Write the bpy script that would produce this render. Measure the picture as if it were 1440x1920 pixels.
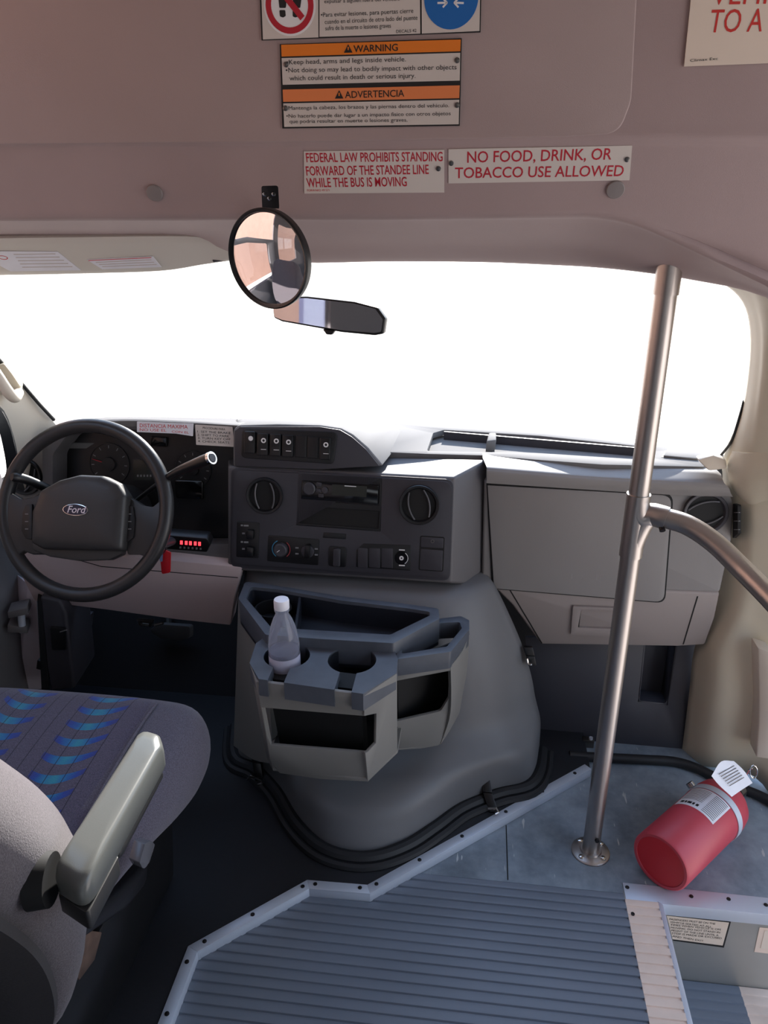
import bpy, bmesh, math, random
from mathutils import Vector, Matrix
random.seed(7)
PI = math.pi
SC = bpy.context.scene
COL = SC.collection
for _o in list(bpy.data.objects):
    bpy.data.objects.remove(_o)

# ------------------------------------------------------------------ camera, world, sun, exposure
FPX, PITCH, YAW, CAMZ = 1450.0, math.radians(22), math.radians(7), 1.35
cam_d = bpy.data.cameras.new('camera')
cam = bpy.data.objects.new('camera', cam_d)
COL.objects.link(cam)
cam_d.sensor_fit = 'VERTICAL'
cam_d.sensor_height = 36.0
cam_d.lens = 36.0 * FPX / 1920.0
cam_d.clip_start = 0.02
cam.location = (0, 0, CAMZ)
cam.rotation_euler = (PI / 2 - PITCH, 0, YAW)
SC.camera = cam

SKY_STRENGTH = 2.8
SUN_STRENGTH = 14.0
SUN_TRAVEL = Vector((-0.10, -1.0, -0.46))
world = bpy.data.worlds.new('overcast_white_sky')
SC.world = world
world.use_nodes = True
bg = world.node_tree.nodes['Background']
_nt = world.node_tree
_tc = _nt.nodes.new('ShaderNodeTexCoord')
_sx = _nt.nodes.new('ShaderNodeSeparateXYZ')
_mr = _nt.nodes.new('ShaderNodeMapRange')
_rp = _nt.nodes.new('ShaderNodeValToRGB')
_mr.inputs['From Min'].default_value = -1
_mr.inputs['From Max'].default_value = 1
_nt.links.new(_tc.outputs['Generated'], _sx.inputs[0])
_nt.links.new(_sx.outputs['Z'], _mr.inputs['Value'])
_nt.links.new(_mr.outputs['Result'], _rp.inputs['Fac'])
_nt.links.new(_rp.outputs['Color'], bg.inputs['Color'])
_e = _rp.color_ramp.elements          # pale sunlit ground, white horizon haze, blue sky overhead
_e[0].position, _e[0].color = 0.0, (1.0, 0.91, 0.88, 1)
_e[1].position, _e[1].color = 1.0, (0.40, 0.60, 1.0, 1)
for _p, _c in ((0.46, (1.0, 0.93, 0.90, 1)), (0.53, (0.95, 0.96, 1.0, 1)), (0.66, (0.62, 0.78, 1.0, 1))):
    _k = _e.new(_p)
    _k.color = _c
bg.inputs['Strength'].default_value = SKY_STRENGTH
sun_d = bpy.data.lights.new('sun', 'SUN')
sun_d.energy = SUN_STRENGTH
sun_d.angle = math.radians(0.8)
sun_d.color = (1.0, 0.93, 0.88)
sun = bpy.data.objects.new('sun', sun_d)
COL.objects.link(sun)
sun.rotation_euler = SUN_TRAVEL.to_track_quat('-Z', 'Y').to_euler()
sun.location = (-2, 6, 5)
SC.view_settings.view_transform = 'Standard'
SC.view_settings.look = 'None'
SC.view_settings.gamma = 1
SC.view_settings.use_curve_mapping = False
SC.view_settings.exposure = 0.0
SC.cycles.max_bounces = 10
SC.cycles.diffuse_bounces = 6
SC.cycles.transparent_max_bounces = 16
SC.cycles.sample_clamp_indirect = 6

# ------------------------------------------------------------------ photo pixel -> point on a plane of the place
_cp, _sp, _cy, _sy = math.cos(PITCH), math.sin(PITCH), math.cos(YAW), math.sin(YAW)
_FW = Vector((-_sy * _cp, _cy * _cp, -_sp))
_RT = Vector((_cy, _sy, 0))
_UP = Vector((-_sy * _sp, _cy * _sp, _cp))
CAM = Vector((0, 0, CAMZ))


def ray(px, py):
    return _FW + _RT * ((px - 720) / FPX) + _UP * ((960 - py) / FPX)


def PX(px, py, x):
    d = ray(px, py)
    return CAM + d * (x / d.x)


def PY(px, py, y):
    d = ray(px, py)
    return CAM + d * (y / d.y)


def PZ(px, py, z):
    d = ray(px, py)
    return CAM + d * ((z - CAMZ) / d.z)


class Frame:
    """a plane in the place: origin, right (u), up (v), outward normal (n)"""

    def __init__(s, o, n, up=(0, 0, 1)):
        s.o = Vector(o)
        s.n = Vector(n).normalized()
        up = Vector(up)
        s.u = up.cross(s.n).normalized()
        s.v = s.n.cross(s.u).normalized()

    def uv(s, px, py, w=0.0):
        d = ray(px, py)
        t = (s.o + s.n * w - CAM).dot(s.n) / d.dot(s.n)
        p = CAM + d * t - s.o
        return (p.dot(s.u), p.dot(s.v))

    def uvs(s, pts, w=0.0):
        return [s.uv(a, b, w) for a, b in pts]

    def pt(s, u, v, w=0.0):
        return s.o + s.u * u + s.v * v + s.n * w

    def at(s, px, py, w=0.0):
        u, v = s.uv(px, py, w)
        return s.pt(u, v, w)


def frame3(a, b, c):
    """plane through three points, normal facing the camera"""
    n = (b - a).cross(c - a).normalized()
    if n.dot(CAM - a) < 0:
        n = -n
    up = Vector((0, 0, 1)) if abs(n.z) < 0.9 else Vector((0, 1, 0))
    return Frame(a, n, up)


# ------------------------------------------------------------------ materials
def lin(c):
    return tuple(((x / 255) / 12.92 if x / 255 <= 0.04045 else ((x / 255 + 0.055) / 1.055) ** 2.4) for x in c)


MATS = {}


def mat(name, rgb, rough=0.5, metal=0.0, bump=0.0, scale=400.0, var=0.0, vscale=6.0, spec=0.5, coat=0.0, stretch=None, sheen=0.0):
    m = bpy.data.materials.new(name)
    m.use_nodes = True
    nt = m.node_tree
    b = nt.nodes['Principled BSDF']
    c = lin(rgb)
    b.inputs['Base Color'].default_value = (*c, 1)
    b.inputs['Roughness'].default_value = rough
    b.inputs['Metallic'].default_value = metal
    b.inputs['Specular IOR Level'].default_value = spec
    b.inputs['Coat Weight'].default_value = coat
    b.inputs['Sheen Weight'].default_value = sheen
    tc = nt.nodes.new('ShaderNodeTexCoord')
    src = tc.outputs['Object']
    if stretch:
        mp = nt.nodes.new('ShaderNodeMapping')
        mp.inputs['Scale'].default_value = stretch
        nt.links.new(src, mp.inputs['Vector'])
        src = mp.outputs['Vector']
    if bump:
        n = nt.nodes.new('ShaderNodeTexNoise')
        n.inputs['Scale'].default_value = scale
        n.inputs['Detail'].default_value = 3
        nt.links.new(src, n.inputs['Vector'])
        bp = nt.nodes.new('ShaderNodeBump')
        bp.inputs['Strength'].default_value = bump
        bp.inputs['Distance'].default_value = 0.002
        nt.links.new(n.outputs['Fac'], bp.inputs['Height'])
        nt.links.new(bp.outputs['Normal'], b.inputs['Normal'])
    if var:
        n2 = nt.nodes.new('ShaderNodeTexNoise')
        n2.inputs['Scale'].default_value = vscale
        n2.inputs['Detail'].default_value = 5
        nt.links.new(src, n2.inputs['Vector'])
        rp = nt.nodes.new('ShaderNodeValToRGB')
        rp.color_ramp.elements[0].position = 0.3
        rp.color_ramp.elements[1].position = 0.7
        rp.color_ramp.elements[0].color = (*[x * (1 - var) for x in c], 1)
        rp.color_ramp.elements[1].color = (*[min(1, x * (1 + var)) for x in c], 1)
        nt.links.new(n2.outputs['Fac'], rp.inputs['Fac'])
        nt.links.new(rp.outputs['Color'], b.inputs['Base Color'])
    MATS[name] = m
    return m


def emis(name, rgb, s):
    m = mat(name, rgb)
    b = m.node_tree.nodes['Principled BSDF']
    b.inputs['Emission Color'].default_value = (*lin(rgb), 1)
    b.inputs['Emission Strength'].default_value = s
    return m


def glass_mat(name, tint, refl, rough=0.02, lit_mix=0.0, lit_tint=(220, 220, 230)):
    m = bpy.data.materials.new(name)
    m.use_nodes = True
    nt = m.node_tree
    nt.nodes.clear()
    out = nt.nodes.new('ShaderNodeOutputMaterial')
    mx = nt.nodes.new('ShaderNodeMixShader')
    tr = nt.nodes.new('ShaderNodeBsdfTransparent')
    gl = nt.nodes.new('ShaderNodeBsdfGlossy')
    tr.inputs['Color'].default_value = (*tint, 1)
    gl.inputs['Roughness'].default_value = rough
    lw = nt.nodes.new('ShaderNodeLayerWeight')
    lw.inputs['Blend'].default_value = 0.35
    mu = nt.nodes.new('ShaderNodeMath')
    mu.operation = 'MULTIPLY'
    mu.inputs[1].default_value = refl
    nt.links.new(lw.outputs['Fresnel'], mu.inputs[0])
    nt.links.new(mu.outputs[0], mx.inputs['Fac'])
    nt.links.new(tr.outputs[0], mx.inputs[1])
    nt.links.new(gl.outputs[0], mx.inputs[2])
    last = mx
    if lit_mix:
        df = nt.nodes.new('ShaderNodeBsdfDiffuse')
        df.inputs['Color'].default_value = (*lin(lit_tint), 1)
        tl = nt.nodes.new('ShaderNodeBsdfTranslucent')
        tl.inputs['Color'].default_value = (*lin(lit_tint), 1)
        dd = nt.nodes.new('ShaderNodeMixShader')
        dd.inputs['Fac'].default_value = 0.5
        nt.links.new(df.outputs[0], dd.inputs[1])
        nt.links.new(tl.outputs[0], dd.inputs[2])
        m2 = nt.nodes.new('ShaderNodeMixShader')
        m2.inputs['Fac'].default_value = lit_mix
        nt.links.new(mx.outputs[0], m2.inputs[1])
        nt.links.new(dd.outputs[0], m2.inputs[2])
        last = m2
    nt.links.new(last.outputs[0], out.inputs['Surface'])
    MATS[name] = m
    return m


M_liner = mat('headliner_vinyl', (160, 140, 138), 0.75, bump=0.12, scale=900, var=0.03, vscale=9)
M_lid = mat('lid_vinyl', (160, 141, 138), 0.7, bump=0.12, scale=900, var=0.03, vscale=7)
M_visor = mat('visor_vinyl', (206, 200, 190), 0.7, bump=0.08, scale=700)
M_plug = mat('plug_plastic', (128, 120, 118), 0.5)
M_sign = mat('sign_white', (205, 196, 188), 0.45, var=0.02)
M_sign2 = mat('sign_cream', (222, 206, 190), 0.5, var=0.02)
M_orange = mat('sign_orange', (226, 122, 24), 0.5)
M_orange2 = mat('sign_faded_orange', (224, 128, 72), 0.5)
M_ink = mat('ink_black', (22, 20, 20), 0.6)
M_inkgrey = mat('ink_grey', (95, 90, 90), 0.6)
M_red = mat('ink_red', (176, 26, 44), 0.5)
M_redsign = mat('ink_bright_red', (196, 44, 36), 0.5)
M_blue = mat('sign_blue', (16, 98, 172), 0.4)
M_dashtop = mat('dash_top_plastic', (112, 111, 111), 0.8, bump=0.1, scale=1100, var=0.03, spec=0.15)
M_knee = mat('knee_plastic_lit', (206, 186, 184), 0.55, bump=0.12, scale=1100)  # copy of the taupe plastic, made paler to stand for missing light
M_dash = mat('dash_grey_plastic', (130, 126, 124), 0.55, bump=0.12, scale=1100, var=0.03)
M_dashlow = mat('dash_taupe_plastic', (146, 136, 132), 0.55, bump=0.12, scale=1100)
M_dark = mat('dark_grey_plastic', (56, 55, 61), 0.5, bump=0.1, scale=1100)
M_stack = mat('stack_grey_plastic', (54, 53, 59), 0.5, bump=0.12, scale=1100)
M_black = mat('black_plastic', (20, 20, 22), 0.38, bump=0.05, scale=900)
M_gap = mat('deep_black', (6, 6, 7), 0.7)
M_glossblack = mat('gloss_black', (14, 14, 16), 0.12)
M_rubber = mat('black_rubber', (24, 25, 28), 0.6, bump=0.15, scale=500)
M_icon = mat('icon_white', (225, 225, 225), 0.5)
M_icongrey = mat('icon_grey', (130, 130, 132), 0.5)
M_chrome = mat('chrome', (215, 213, 210), 0.12, 1.0)
M_steel = mat('brushed_stainless', (184, 177, 172), 0.36, 1.0, bump=0.06, scale=260, stretch=(1, 1, 0.03))
M_steeldark = mat('grey_steel', (120, 116, 112), 0.35, 1.0)
M_alu = mat('aluminium_angle', (206, 214, 226), 0.42, 0.35, bump=0.04, scale=300)
M_screw = mat('dark_screw', (52, 50, 50), 0.35, 0.8)
M_cover = mat('engine_cover_vinyl', (104, 104, 106), 0.5, bump=0.12, scale=800, var=0.04, vscale=5)
M_bin = mat('console_grey_plastic', (124, 122, 118), 0.5, bump=0.12, scale=1000, var=0.03)
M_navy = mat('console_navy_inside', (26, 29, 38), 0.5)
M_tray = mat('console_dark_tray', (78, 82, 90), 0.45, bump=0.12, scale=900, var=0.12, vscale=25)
M_trayside = mat('console_dark_rim', (92, 88, 86), 0.5, bump=0.12, scale=900)
M_cabfloor = mat('cab_floor_rubber', (12, 15, 22), 0.62, bump=0.2, scale=90, var=0.25, vscale=7)
M_carpet = mat('footwell_carpet', (18, 18, 21), 0.95, bump=0.4, scale=700)
M_beige = mat('pillar_beige_plastic', (205, 197, 176), 0.5, bump=0.05, scale=700, var=0.02)
M_cream = mat('pillar_cream_plastic', (216, 206, 190), 0.5, bump=0.05, scale=700)
M_paint = mat('body_paint', (214, 206, 216), 0.25, coat=0.4)
M_doorgrey = mat('door_grey_plastic', (112, 110, 112), 0.5, bump=0.1, scale=900)
M_extred = mat('extinguisher_red', (188, 66, 80), 0.42, var=0.05, vscale=12, bump=0.03, scale=60)
M_extbase = mat('extinguisher_base_red', (190, 34, 46), 0.4)
M_paper = mat('paper_white', (226, 226, 232), 0.7, var=0.03, vscale=40)
M_redlamp = emis('red_indicator', (255, 60, 70), 2.2)
M_whitelamp = emis('white_indicator', (255, 235, 235), 1.2)
M_tagred = mat('key_tag_red', (190, 24, 34), 0.35)
M_rockerlit = mat('rocker_black', (17, 17, 19), 0.3)
M_lcd = mat('lcd_dark', (44, 46, 42), 0.2)
M_tan = mat('nosing_tan', (228, 206, 190), 0.55, var=0.08, vscale=14, bump=0.1, scale=200)
M_armpad = mat('armrest_vinyl', (96, 98, 95), 0.28, bump=0.05, scale=800)
M_armbase = mat('armrest_base', (44, 44, 44), 0.35)
M_mirror = mat('mirror_silver', (235, 235, 238), 0.015, 1.0)
M_rust = mat('rusty_bracket', (104, 84, 74), 0.6, 0.4, var=0.4, vscale=30)
M_peach = mat('outdoor_peach_stucco', (214, 166, 142), 0.9, var=0.05, vscale=3)
M_lilac = mat('outdoor_lilac_stucco', (150, 146, 176), 0.9)
M_asphalt = mat('asphalt', (120, 118, 116), 0.9, var=0.1, vscale=3)
M_roof = mat('bus_ceiling_vinyl', (170, 160, 156), 0.8)
M_seatback = mat('passenger_seat_vinyl', (40, 52, 84), 0.6)
M_glass = glass_mat('windscreen_glass', (0.98, 0.99, 0.985), 0.25)
M_tinted = glass_mat('tinted_window_glass', (0.16, 0.17, 0.18), 0.4)
M_sideglass = glass_mat('side_window_glass', (0.8, 0.82, 0.83), 0.5)
M_bottle = glass_mat('clear_plastic_bottle', (0.95, 0.96, 0.98), 0.9, 0.06, 0.22)  # white mixed in to stand for light caught by the bottle


def textured_floor_materials():
    # ribbed blue-grey floor covering with scuffs
    m = mat('ribbed_floor_rubber', (112, 120, 132), 0.42, bump=0.08, scale=120, var=0.16, vscale=5, stretch=(0.35, 1, 1))
    # grey floor sheet, mottled, with pale scratches
    p = mat('floor_sheet_grey', (92, 100, 106), 0.45, bump=0.1, scale=160)
    nt = p.node_tree
    b = nt.nodes['Principled BSDF']
    tc = nt.nodes['Texture Coordinate']
    n = nt.nodes.new('ShaderNodeTexNoise')
    n.inputs['Scale'].default_value = 9
    n.inputs['Detail'].default_value = 7
    n.inputs['Roughness'].default_value = 0.65
    nt.links.new(tc.outputs['Object'], n.inputs['Vector'])
    r = nt.nodes.new('ShaderNodeValToRGB')
    r.color_ramp.elements[0].position = 0.32
    r.color_ramp.elements[1].position = 0.72
    r.color_ramp.elements[0].color = (*lin((98, 108, 118)), 1)
    r.color_ramp.elements[1].color = (*lin((152, 164, 174)), 1)
    nt.links.new(n.outputs['Fac'], r.inputs['Fac'])
    mp = nt.nodes.new('ShaderNodeMapping')
    mp.inputs['Scale'].default_value = (55, 9, 1)
    mp.inputs['Rotation'].default_value = (0, 0, 0.25)
    nt.links.new(tc.outputs['Object'], mp.inputs['Vector'])
    n2 = nt.nodes.new('ShaderNodeTexNoise')
    n2.inputs['Scale'].default_value = 1.6
    n2.inputs['Detail'].default_value = 2
    nt.links.new(mp.outputs['Vector'], n2.inputs['Vector'])
    r2 = nt.nodes.new('ShaderNodeValToRGB')
    r2.color_ramp.elements[0].position = 0.70
    r2.color_ramp.elements[1].position = 0.73
    nt.links.new(n2.outputs['Fac'], r2.inputs['Fac'])
    mx = nt.nodes.new('ShaderNodeMix')
    mx.data_type = 'RGBA'
    nt.links.new(r2.outputs['Color'], mx.inputs['Factor'])
    nt.links.new(r.outputs['Color'], mx.inputs['A'])
    mx.inputs['B'].default_value = (*lin((185, 188, 188)), 1)
    nt.links.new(mx.outputs['Result'], b.inputs['Base Color'])
    return m, p


M_ribbed, M_sheet = textured_floor_materials()


def brushed_panel():
    m = mat('step_riser_aluminium', (176, 176, 172), 0.42, 0.65, bump=0.03, scale=200, var=0.1, vscale=5, stretch=(0.4, 1, 1))
    return m


M_riser = brushed_panel()


def fabric(name, rgb, pattern=False, v0=0.0, xc=0.0):
    m = bpy.data.materials.new(name)
    m.use_nodes = True
    nt = m.node_tree
    L = nt.links.new
    b = nt.nodes['Principled BSDF']
    b.inputs['Roughness'].default_value = 0.95
    b.inputs['Specular IOR Level'].default_value = 0.15
    b.inputs['Sheen Weight'].default_value = 0.25
    tc = nt.nodes.new('ShaderNodeTexCoord')
    n = nt.nodes.new('ShaderNodeTexNoise')
    n.inputs['Scale'].default_value = 520
    n.inputs['Detail'].default_value = 3
    L(tc.outputs['Object'], n.inputs['Vector'])
    r = nt.nodes.new('ShaderNodeValToRGB')
    c = lin(rgb)
    r.color_ramp.elements[0].position = 0.3
    r.color_ramp.elements[1].position = 0.72
    r.color_ramp.elements[0].color = (*[x * 0.62 for x in c], 1)
    r.color_ramp.elements[1].color = (*[x * 1.35 for x in c], 1)
    L(n.outputs['Fac'], r.inputs['Fac'])
    bp = nt.nodes.new('ShaderNodeBump')
    bp.inputs['Strength'].default_value = 0.35
    bp.inputs['Distance'].default_value = 0.002
    L(n.outputs['Fac'], bp.inputs['Height'])
    L(bp.outputs['Normal'], b.inputs['Normal'])
    col = r.outputs['Color']
    if pattern:
        sx = nt.nodes.new('ShaderNodeSeparateXYZ')
        L(tc.outputs['Object'], sx.inputs[0])

        def mth(op, a, bb=None, cc=None):
            k = nt.nodes.new('ShaderNodeMath')
            k.operation = op
            for i, q in enumerate((a, bb, cc)):
                if q is None:
                    continue
                if isinstance(q, (int, float)):
                    k.inputs[i].default_value = q
                else:
                    L(q, k.inputs[i])
            return k.outputs[0]
        X, Yc = sx.outputs['X'], sx.outputs['Y']
        # columns of the woven motif, PERX wide, arcs every PERY
        PERX, PERY, HALF = 0.160, 0.0440, 0.046
        xs = mth('ADD', X, -xc + 50 * PERX)
        ci = mth('FLOOR', mth('DIVIDE', xs, PERX))
        loc = mth('SUBTRACT', mth('FRACT', mth('DIVIDE', xs, PERX)), 0.5)
        loc = mth('MULTIPLY', loc, PERX)
        s = mth('DIVIDE', loc, HALF)
        s2 = mth('MULTIPLY', s, s)
        par = mth('MODULO', ci, 2)
        skew = mth('MULTIPLY', loc, mth('SUBTRACT', mth('MULTIPLY', par, 0.36), 0.18))
        yy = mth('ADD', Yc, mth('MULTIPLY', s2, -0.020))
        yy = mth('ADD', yy, skew)
        fr = mth('FRACT', mth('DIVIDE', mth('ADD', yy, 5.0 + v0), PERY))
        wid = mth('SUBTRACT', 0.44, mth('MULTIPLY', s2, 0.12))
        band = mth('LESS_THAN', fr, wid)
        ins = mth('LESS_THAN', mth('ABSOLUTE', s), 1.0)
        nn = nt.nodes.new('ShaderNodeTexNoise')
        nn.inputs['Scale'].default_value = 60
        L(tc.outputs['Object'], nn.inputs['Vector'])
        mask = mth('MULTIPLY', band, ins)
        # field limits: only the centre panel of the cushion carries the motif
        mask = mth('MULTIPLY', mask, mth('LESS_THAN', mth('ABSOLUTE', mth('ADD', X, -xc)), 0.148))
        rr = nt.nodes.new('ShaderNodeValToRGB')
        e = rr.color_ramp.elements
        e[0].position = 0.0
        e[0].color = (*lin((44, 128, 150)), 1)
        e[1].position = 1.0
        e[1].color = (*lin((48, 56, 118)), 1)
        k = e.new(0.4)
        k.color = (*lin((32, 98, 150)), 1)
        k = e.new(0.72)
        k.color = (*lin((34, 64, 140)), 1)
        L(mth('ADD', mth('ABSOLUTE', s), mth('MULTIPLY', mth('SUBTRACT', nn.outputs['Fac'], 0.5), 0.5)), rr.inputs['Fac'])
        mx = nt.nodes.new('ShaderNodeMix')
        mx.data_type = 'RGBA'
        L(mask, mx.inputs['Factor'])
        L(col, mx.inputs['A'])
        L(rr.outputs['Color'], mx.inputs['B'])
        # thin dark lines running front to back
        ln = mth('LESS_THAN', mth('FRACT', mth('DIVIDE', mth('ADD', xs, 0.004), 0.0300)), 0.055)
        ln = mth('MULTIPLY', ln, mth('LESS_THAN', mth('ABSOLUTE', mth('ADD', X, -xc)), 0.155))
        mx2 = nt.nodes.new('ShaderNodeMix')
        mx2.data_type = 'RGBA'
        L(mth('MULTIPLY', ln, 0.8), mx2.inputs['Factor'])
        L(mx.outputs['Result'], mx2.inputs['A'])
        mx2.inputs['B'].default_value = (*lin((28, 24, 38)), 1)
        col = mx2.outputs['Result']
    L(col, b.inputs['Base Color'])
    MATS[name] = m
    return m


M_fabric = fabric('seat_fabric_grey', (88, 84, 96))
M_fabricside = fabric('seat_fabric_side', (90, 84, 88))
M_fabricpat = fabric('seat_fabric_motif', (80, 75, 92), True, v0=0.0, xc=0.02)


# ------------------------------------------------------------------ mesh helpers
def cr(p0, p1, p2, p3, t):
    return 0.5 * ((2 * p1) + (p2 - p0) * t + (2 * p0 - 5 * p1 + 4 * p2 - p3) * t * t + (3 * p1 - p0 - 3 * p2 + p3) * t ** 3)


def spline(pts, n, closed=False):
    pts = [Vector(p) for p in pts]
    out = []
    m = len(pts)
    segs = m if closed else m - 1
    for i in range(segs):
        if closed:
            a, b, c, d = pts[(i - 1) % m], pts[i], pts[(i + 1) % m], pts[(i + 2) % m]
        else:
            b, c = pts[i], pts[i + 1]
            a = pts[i - 1] if i > 0 else 2 * b - c
            d = pts[i + 2] if i + 2 < m else 2 * c - b
        for k in range(n):
            out.append(cr(a, b, c, d, k / n))
    if not closed:
        out.append(pts[-1].copy())
    return out


def rpoly(pts, r, seg=5):
    """round the corners of a 2D polygon (r: one radius or one per corner)"""
    n = len(pts)
    out = []
    for i in range(n):
        p = Vector(pts[i][:2])
        a = Vector(pts[i - 1][:2])
        b = Vector(pts[(i + 1) % n][:2])
        rad = r[i] if isinstance(r, (list, tuple)) else r
        d1, d2 = (a - p), (b - p)
        l1, l2 = d1.length, d2.length
        if rad <= 0 or l1 < 1e-9 or l2 < 1e-9:
            out.append((p.x, p.y))
            continue
        ang = d1.angle(d2)
        t = min(rad / max(math.tan(ang / 2), 1e-3), l1 * 0.49, l2 * 0.49)
        s, e = p + d1 / l1 * t, p + d2 / l2 * t
        for k in range(seg + 1):
            f = k / seg
            q = s * (1 - f) ** 2 + p * 2 * f * (1 - f) + e * f * f
            out.append((q.x, q.y))
    return out


def circ(c, r, n=32, a0=0.0, ry=None):
    ry = r if ry is None else ry
    return [(c[0] + r * math.cos(a0 + 2 * PI * k / n), c[1] + ry * math.sin(a0 + 2 * PI * k / n)) for k in range(n)]


class MB:
    def __init__(s):
        s.v, s.f = [], []

    def add(s, verts, faces):
        o = len(s.v)
        s.v += [Vector(v) for v in verts]
        s.f += [tuple(i + o for i in f) for f in faces]
        return s

    # solid from a 2D polygon (with holes) in a frame, from height w0 to w1
    def prism(s, F, poly, w0, w1, holes=()):
        loops = [list(poly)] + [list(h) for h in holes]
        bm = bmesh.new()
        edges = []
        idx = []
        for lp in loops:
            vs = [bm.verts.new((a, b, 0)) for a, b in lp]
            idx.append(vs)
            for i in range(len(vs)):
                edges.append(bm.edges.new((vs[i], vs[(i + 1) % len(vs)])))
        if holes:
            bmesh.ops.triangle_fill(bm, use_beauty=True, use_dissolve=False, edges=edges, normal=(0, 0, 1))
        else:
            bm.faces.new(idx[0])
        bm.verts.index_update()
        fs = []
        for f in bm.faces:
            ids = [v.index for v in f.verts]
            if f.calc_area() < 1e-12:
                continue
            f.normal_update()
            if f.normal.z < 0:
                ids.reverse()
            fs.append(ids)
        n = len(bm.verts)
        co = [(v.co.x, v.co.y) for v in bm.verts]
        base = 0
        lo = []
        for lp in idx:
            lo.append([v.index for v in lp])
        bm.free()
        top = [F.pt(a, b, w1) for a, b in co]
        bot = [F.pt(a, b, w0) for a, b in co]
        faces = [tuple(f) for f in fs] + [tuple(i + n for i in reversed(f)) for f in fs]
        for k, lp in enumerate(lo):
            ar = sum(co[lp[i]][0] * co[lp[(i + 1) % len(lp)]][1] - co[lp[(i + 1) % len(lp)]][0] * co[lp[i]][1] for i in range(len(lp)))
            fwd = ar > 0
            if k > 0:
                fwd = not fwd
            for i in range(len(lp)):
                a, b = lp[i], lp[(i + 1) % len(lp)]
                faces.append((b, a, a + n, b + n) if fwd else (a, b, b + n, a + n))
        return s.add(top + bot, faces)

    def hull_prism(s, front, back):
        """solid between two 3D polygons with the same number of points"""
        n = len(front)
        faces = [tuple(range(n)), tuple(range(2 * n - 1, n - 1, -1))]
        for i in range(n):
            j = (i + 1) % n
            faces.append((j, i, i + n, j + n))
        return s.add(list(front) + list(back), faces)

    def box(s, c, d, rot=None):
        c = Vector(c)
        vs = []
        for x in (-.5, .5):
            for y in (-.5, .5):
                for z in (-.5, .5):
                    p = Vector((x * d[0], y * d[1], z * d[2]))
                    if rot:
                        p = rot @ p
                    vs.append(c + p)
        return s.add(vs, [(0, 1, 3, 2), (4, 6, 7, 5), (0, 4, 5, 1), (2, 3, 7, 6), (0, 2, 6, 4), (1, 5, 7, 3)])

    def tube(s, pts, r, n=14, closed=False, cap=True):
        pts = [Vector(p) for p in pts]
        m = len(pts)
        rad = r if isinstance(r, (list, tuple)) else [r] * m
        tg = []
        for i in range(m):
            if closed:
                t = pts[(i + 1) % m] - pts[i - 1]
            else:
                t = pts[min(i + 1, m - 1)] - pts[max(i - 1, 0)]
            tg.append(t.normalized())
        up = Vector((0, 0, 1)) if abs(tg[0].z) < 0.9 else Vector((1, 0, 0))
        nrm = (up - tg[0] * up.dot(tg[0])).normalized()
        verts, faces = [], []
        for i in range(m):
            nrm = (nrm - tg[i] * nrm.dot(tg[i])).normalized()
            b = tg[i].cross(nrm)
            for k in range(n):
                a = 2 * PI * k / n
                verts.append(pts[i] + (nrm * math.cos(a) + b * math.sin(a)) * rad[i])
        lim = m if closed else m - 1
        for i in range(lim):
            j = (i + 1) % m
            for k in range(n):
                l = (k + 1) % n
                faces.append((i * n + k, i * n + l, j * n + l, j * n + k))
        if cap and not closed:
            faces.append(tuple(range(n - 1, -1, -1)))
            faces.append(tuple((m - 1) * n + k for k in range(n)))
        return s.add(verts, faces)

    def lathe(s, F, c, prof, n=32, cap0=True, cap1=True):
        """revolve (radius, w) profile about a frame's normal at uv centre c"""
        verts, faces = [], []
        for r, w in prof:
            for k in range(n):
                a = 2 * PI * k / n
                verts.append(F.pt(c[0] + r * math.cos(a), c[1] + r * math.sin(a), w))
        for i in range(len(prof) - 1):
            for k in range(n):
                l = (k + 1) % n
                faces.append((i * n + k, i * n + l, (i + 1) * n + l, (i + 1) * n + k))
        if cap0:
            faces.append(tuple(range(n - 1, -1, -1)))
        if cap1:
            o = (len(prof) - 1) * n
            faces.append(tuple(o + k for k in range(n)))
        return s.add(verts, faces)

    def loft(s, rows, nu=4, nv=4, closed_u=False, capends=False):
        """smooth surface through a grid of control points (rows of equal length)"""
        rr = [spline(r, nu, closed_u) for r in rows]
        cols = list(zip(*rr))
        cc = [spline(c, nv) for c in cols]
        W, Hh = len(cc), len(cc[0])
        verts = [cc[i][j] for j in range(Hh) for i in range(W)]
        faces = []
        lim = W if closed_u else W - 1
        for j in range(Hh - 1):
            for i in range(lim):
                k = (i + 1) % W
                faces.append((j * W + i, j * W + k, (j + 1) * W + k, (j + 1) * W + i))
        if capends and closed_u:
            faces.append(tuple(range(W - 1, -1, -1)))
            faces.append(tuple((Hh - 1) * W + i for i in range(W)))
        return s.add(verts, faces)

    def sheet(s, rows, nu, nv, th):
        """loft with a thickness vector"""
        th = Vector(th)
        a = MB().loft(rows, nu, nv)
        W = (len(rows[0]) - 1) * nu + 1
        Hh = (len(rows) - 1) * nv + 1
        n = len(a.v)
        vs = a.v + [v + th for v in a.v]
        fs = list(a.f) + [tuple(i + n for i in reversed(f)) for f in a.f]
        rim = [i for i in range(W)] + [j * W + W - 1 for j in range(1, Hh)] + [(Hh - 1) * W + i for i in range(W - 2, -1, -1)] + [j * W for j in range(Hh - 2, 0, -1)]
        for q in range(len(rim)):
            x, y = rim[q], rim[(q + 1) % len(rim)]
            fs.append((y, x, x + n, y + n))
        return s.add(vs, fs)

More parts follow.
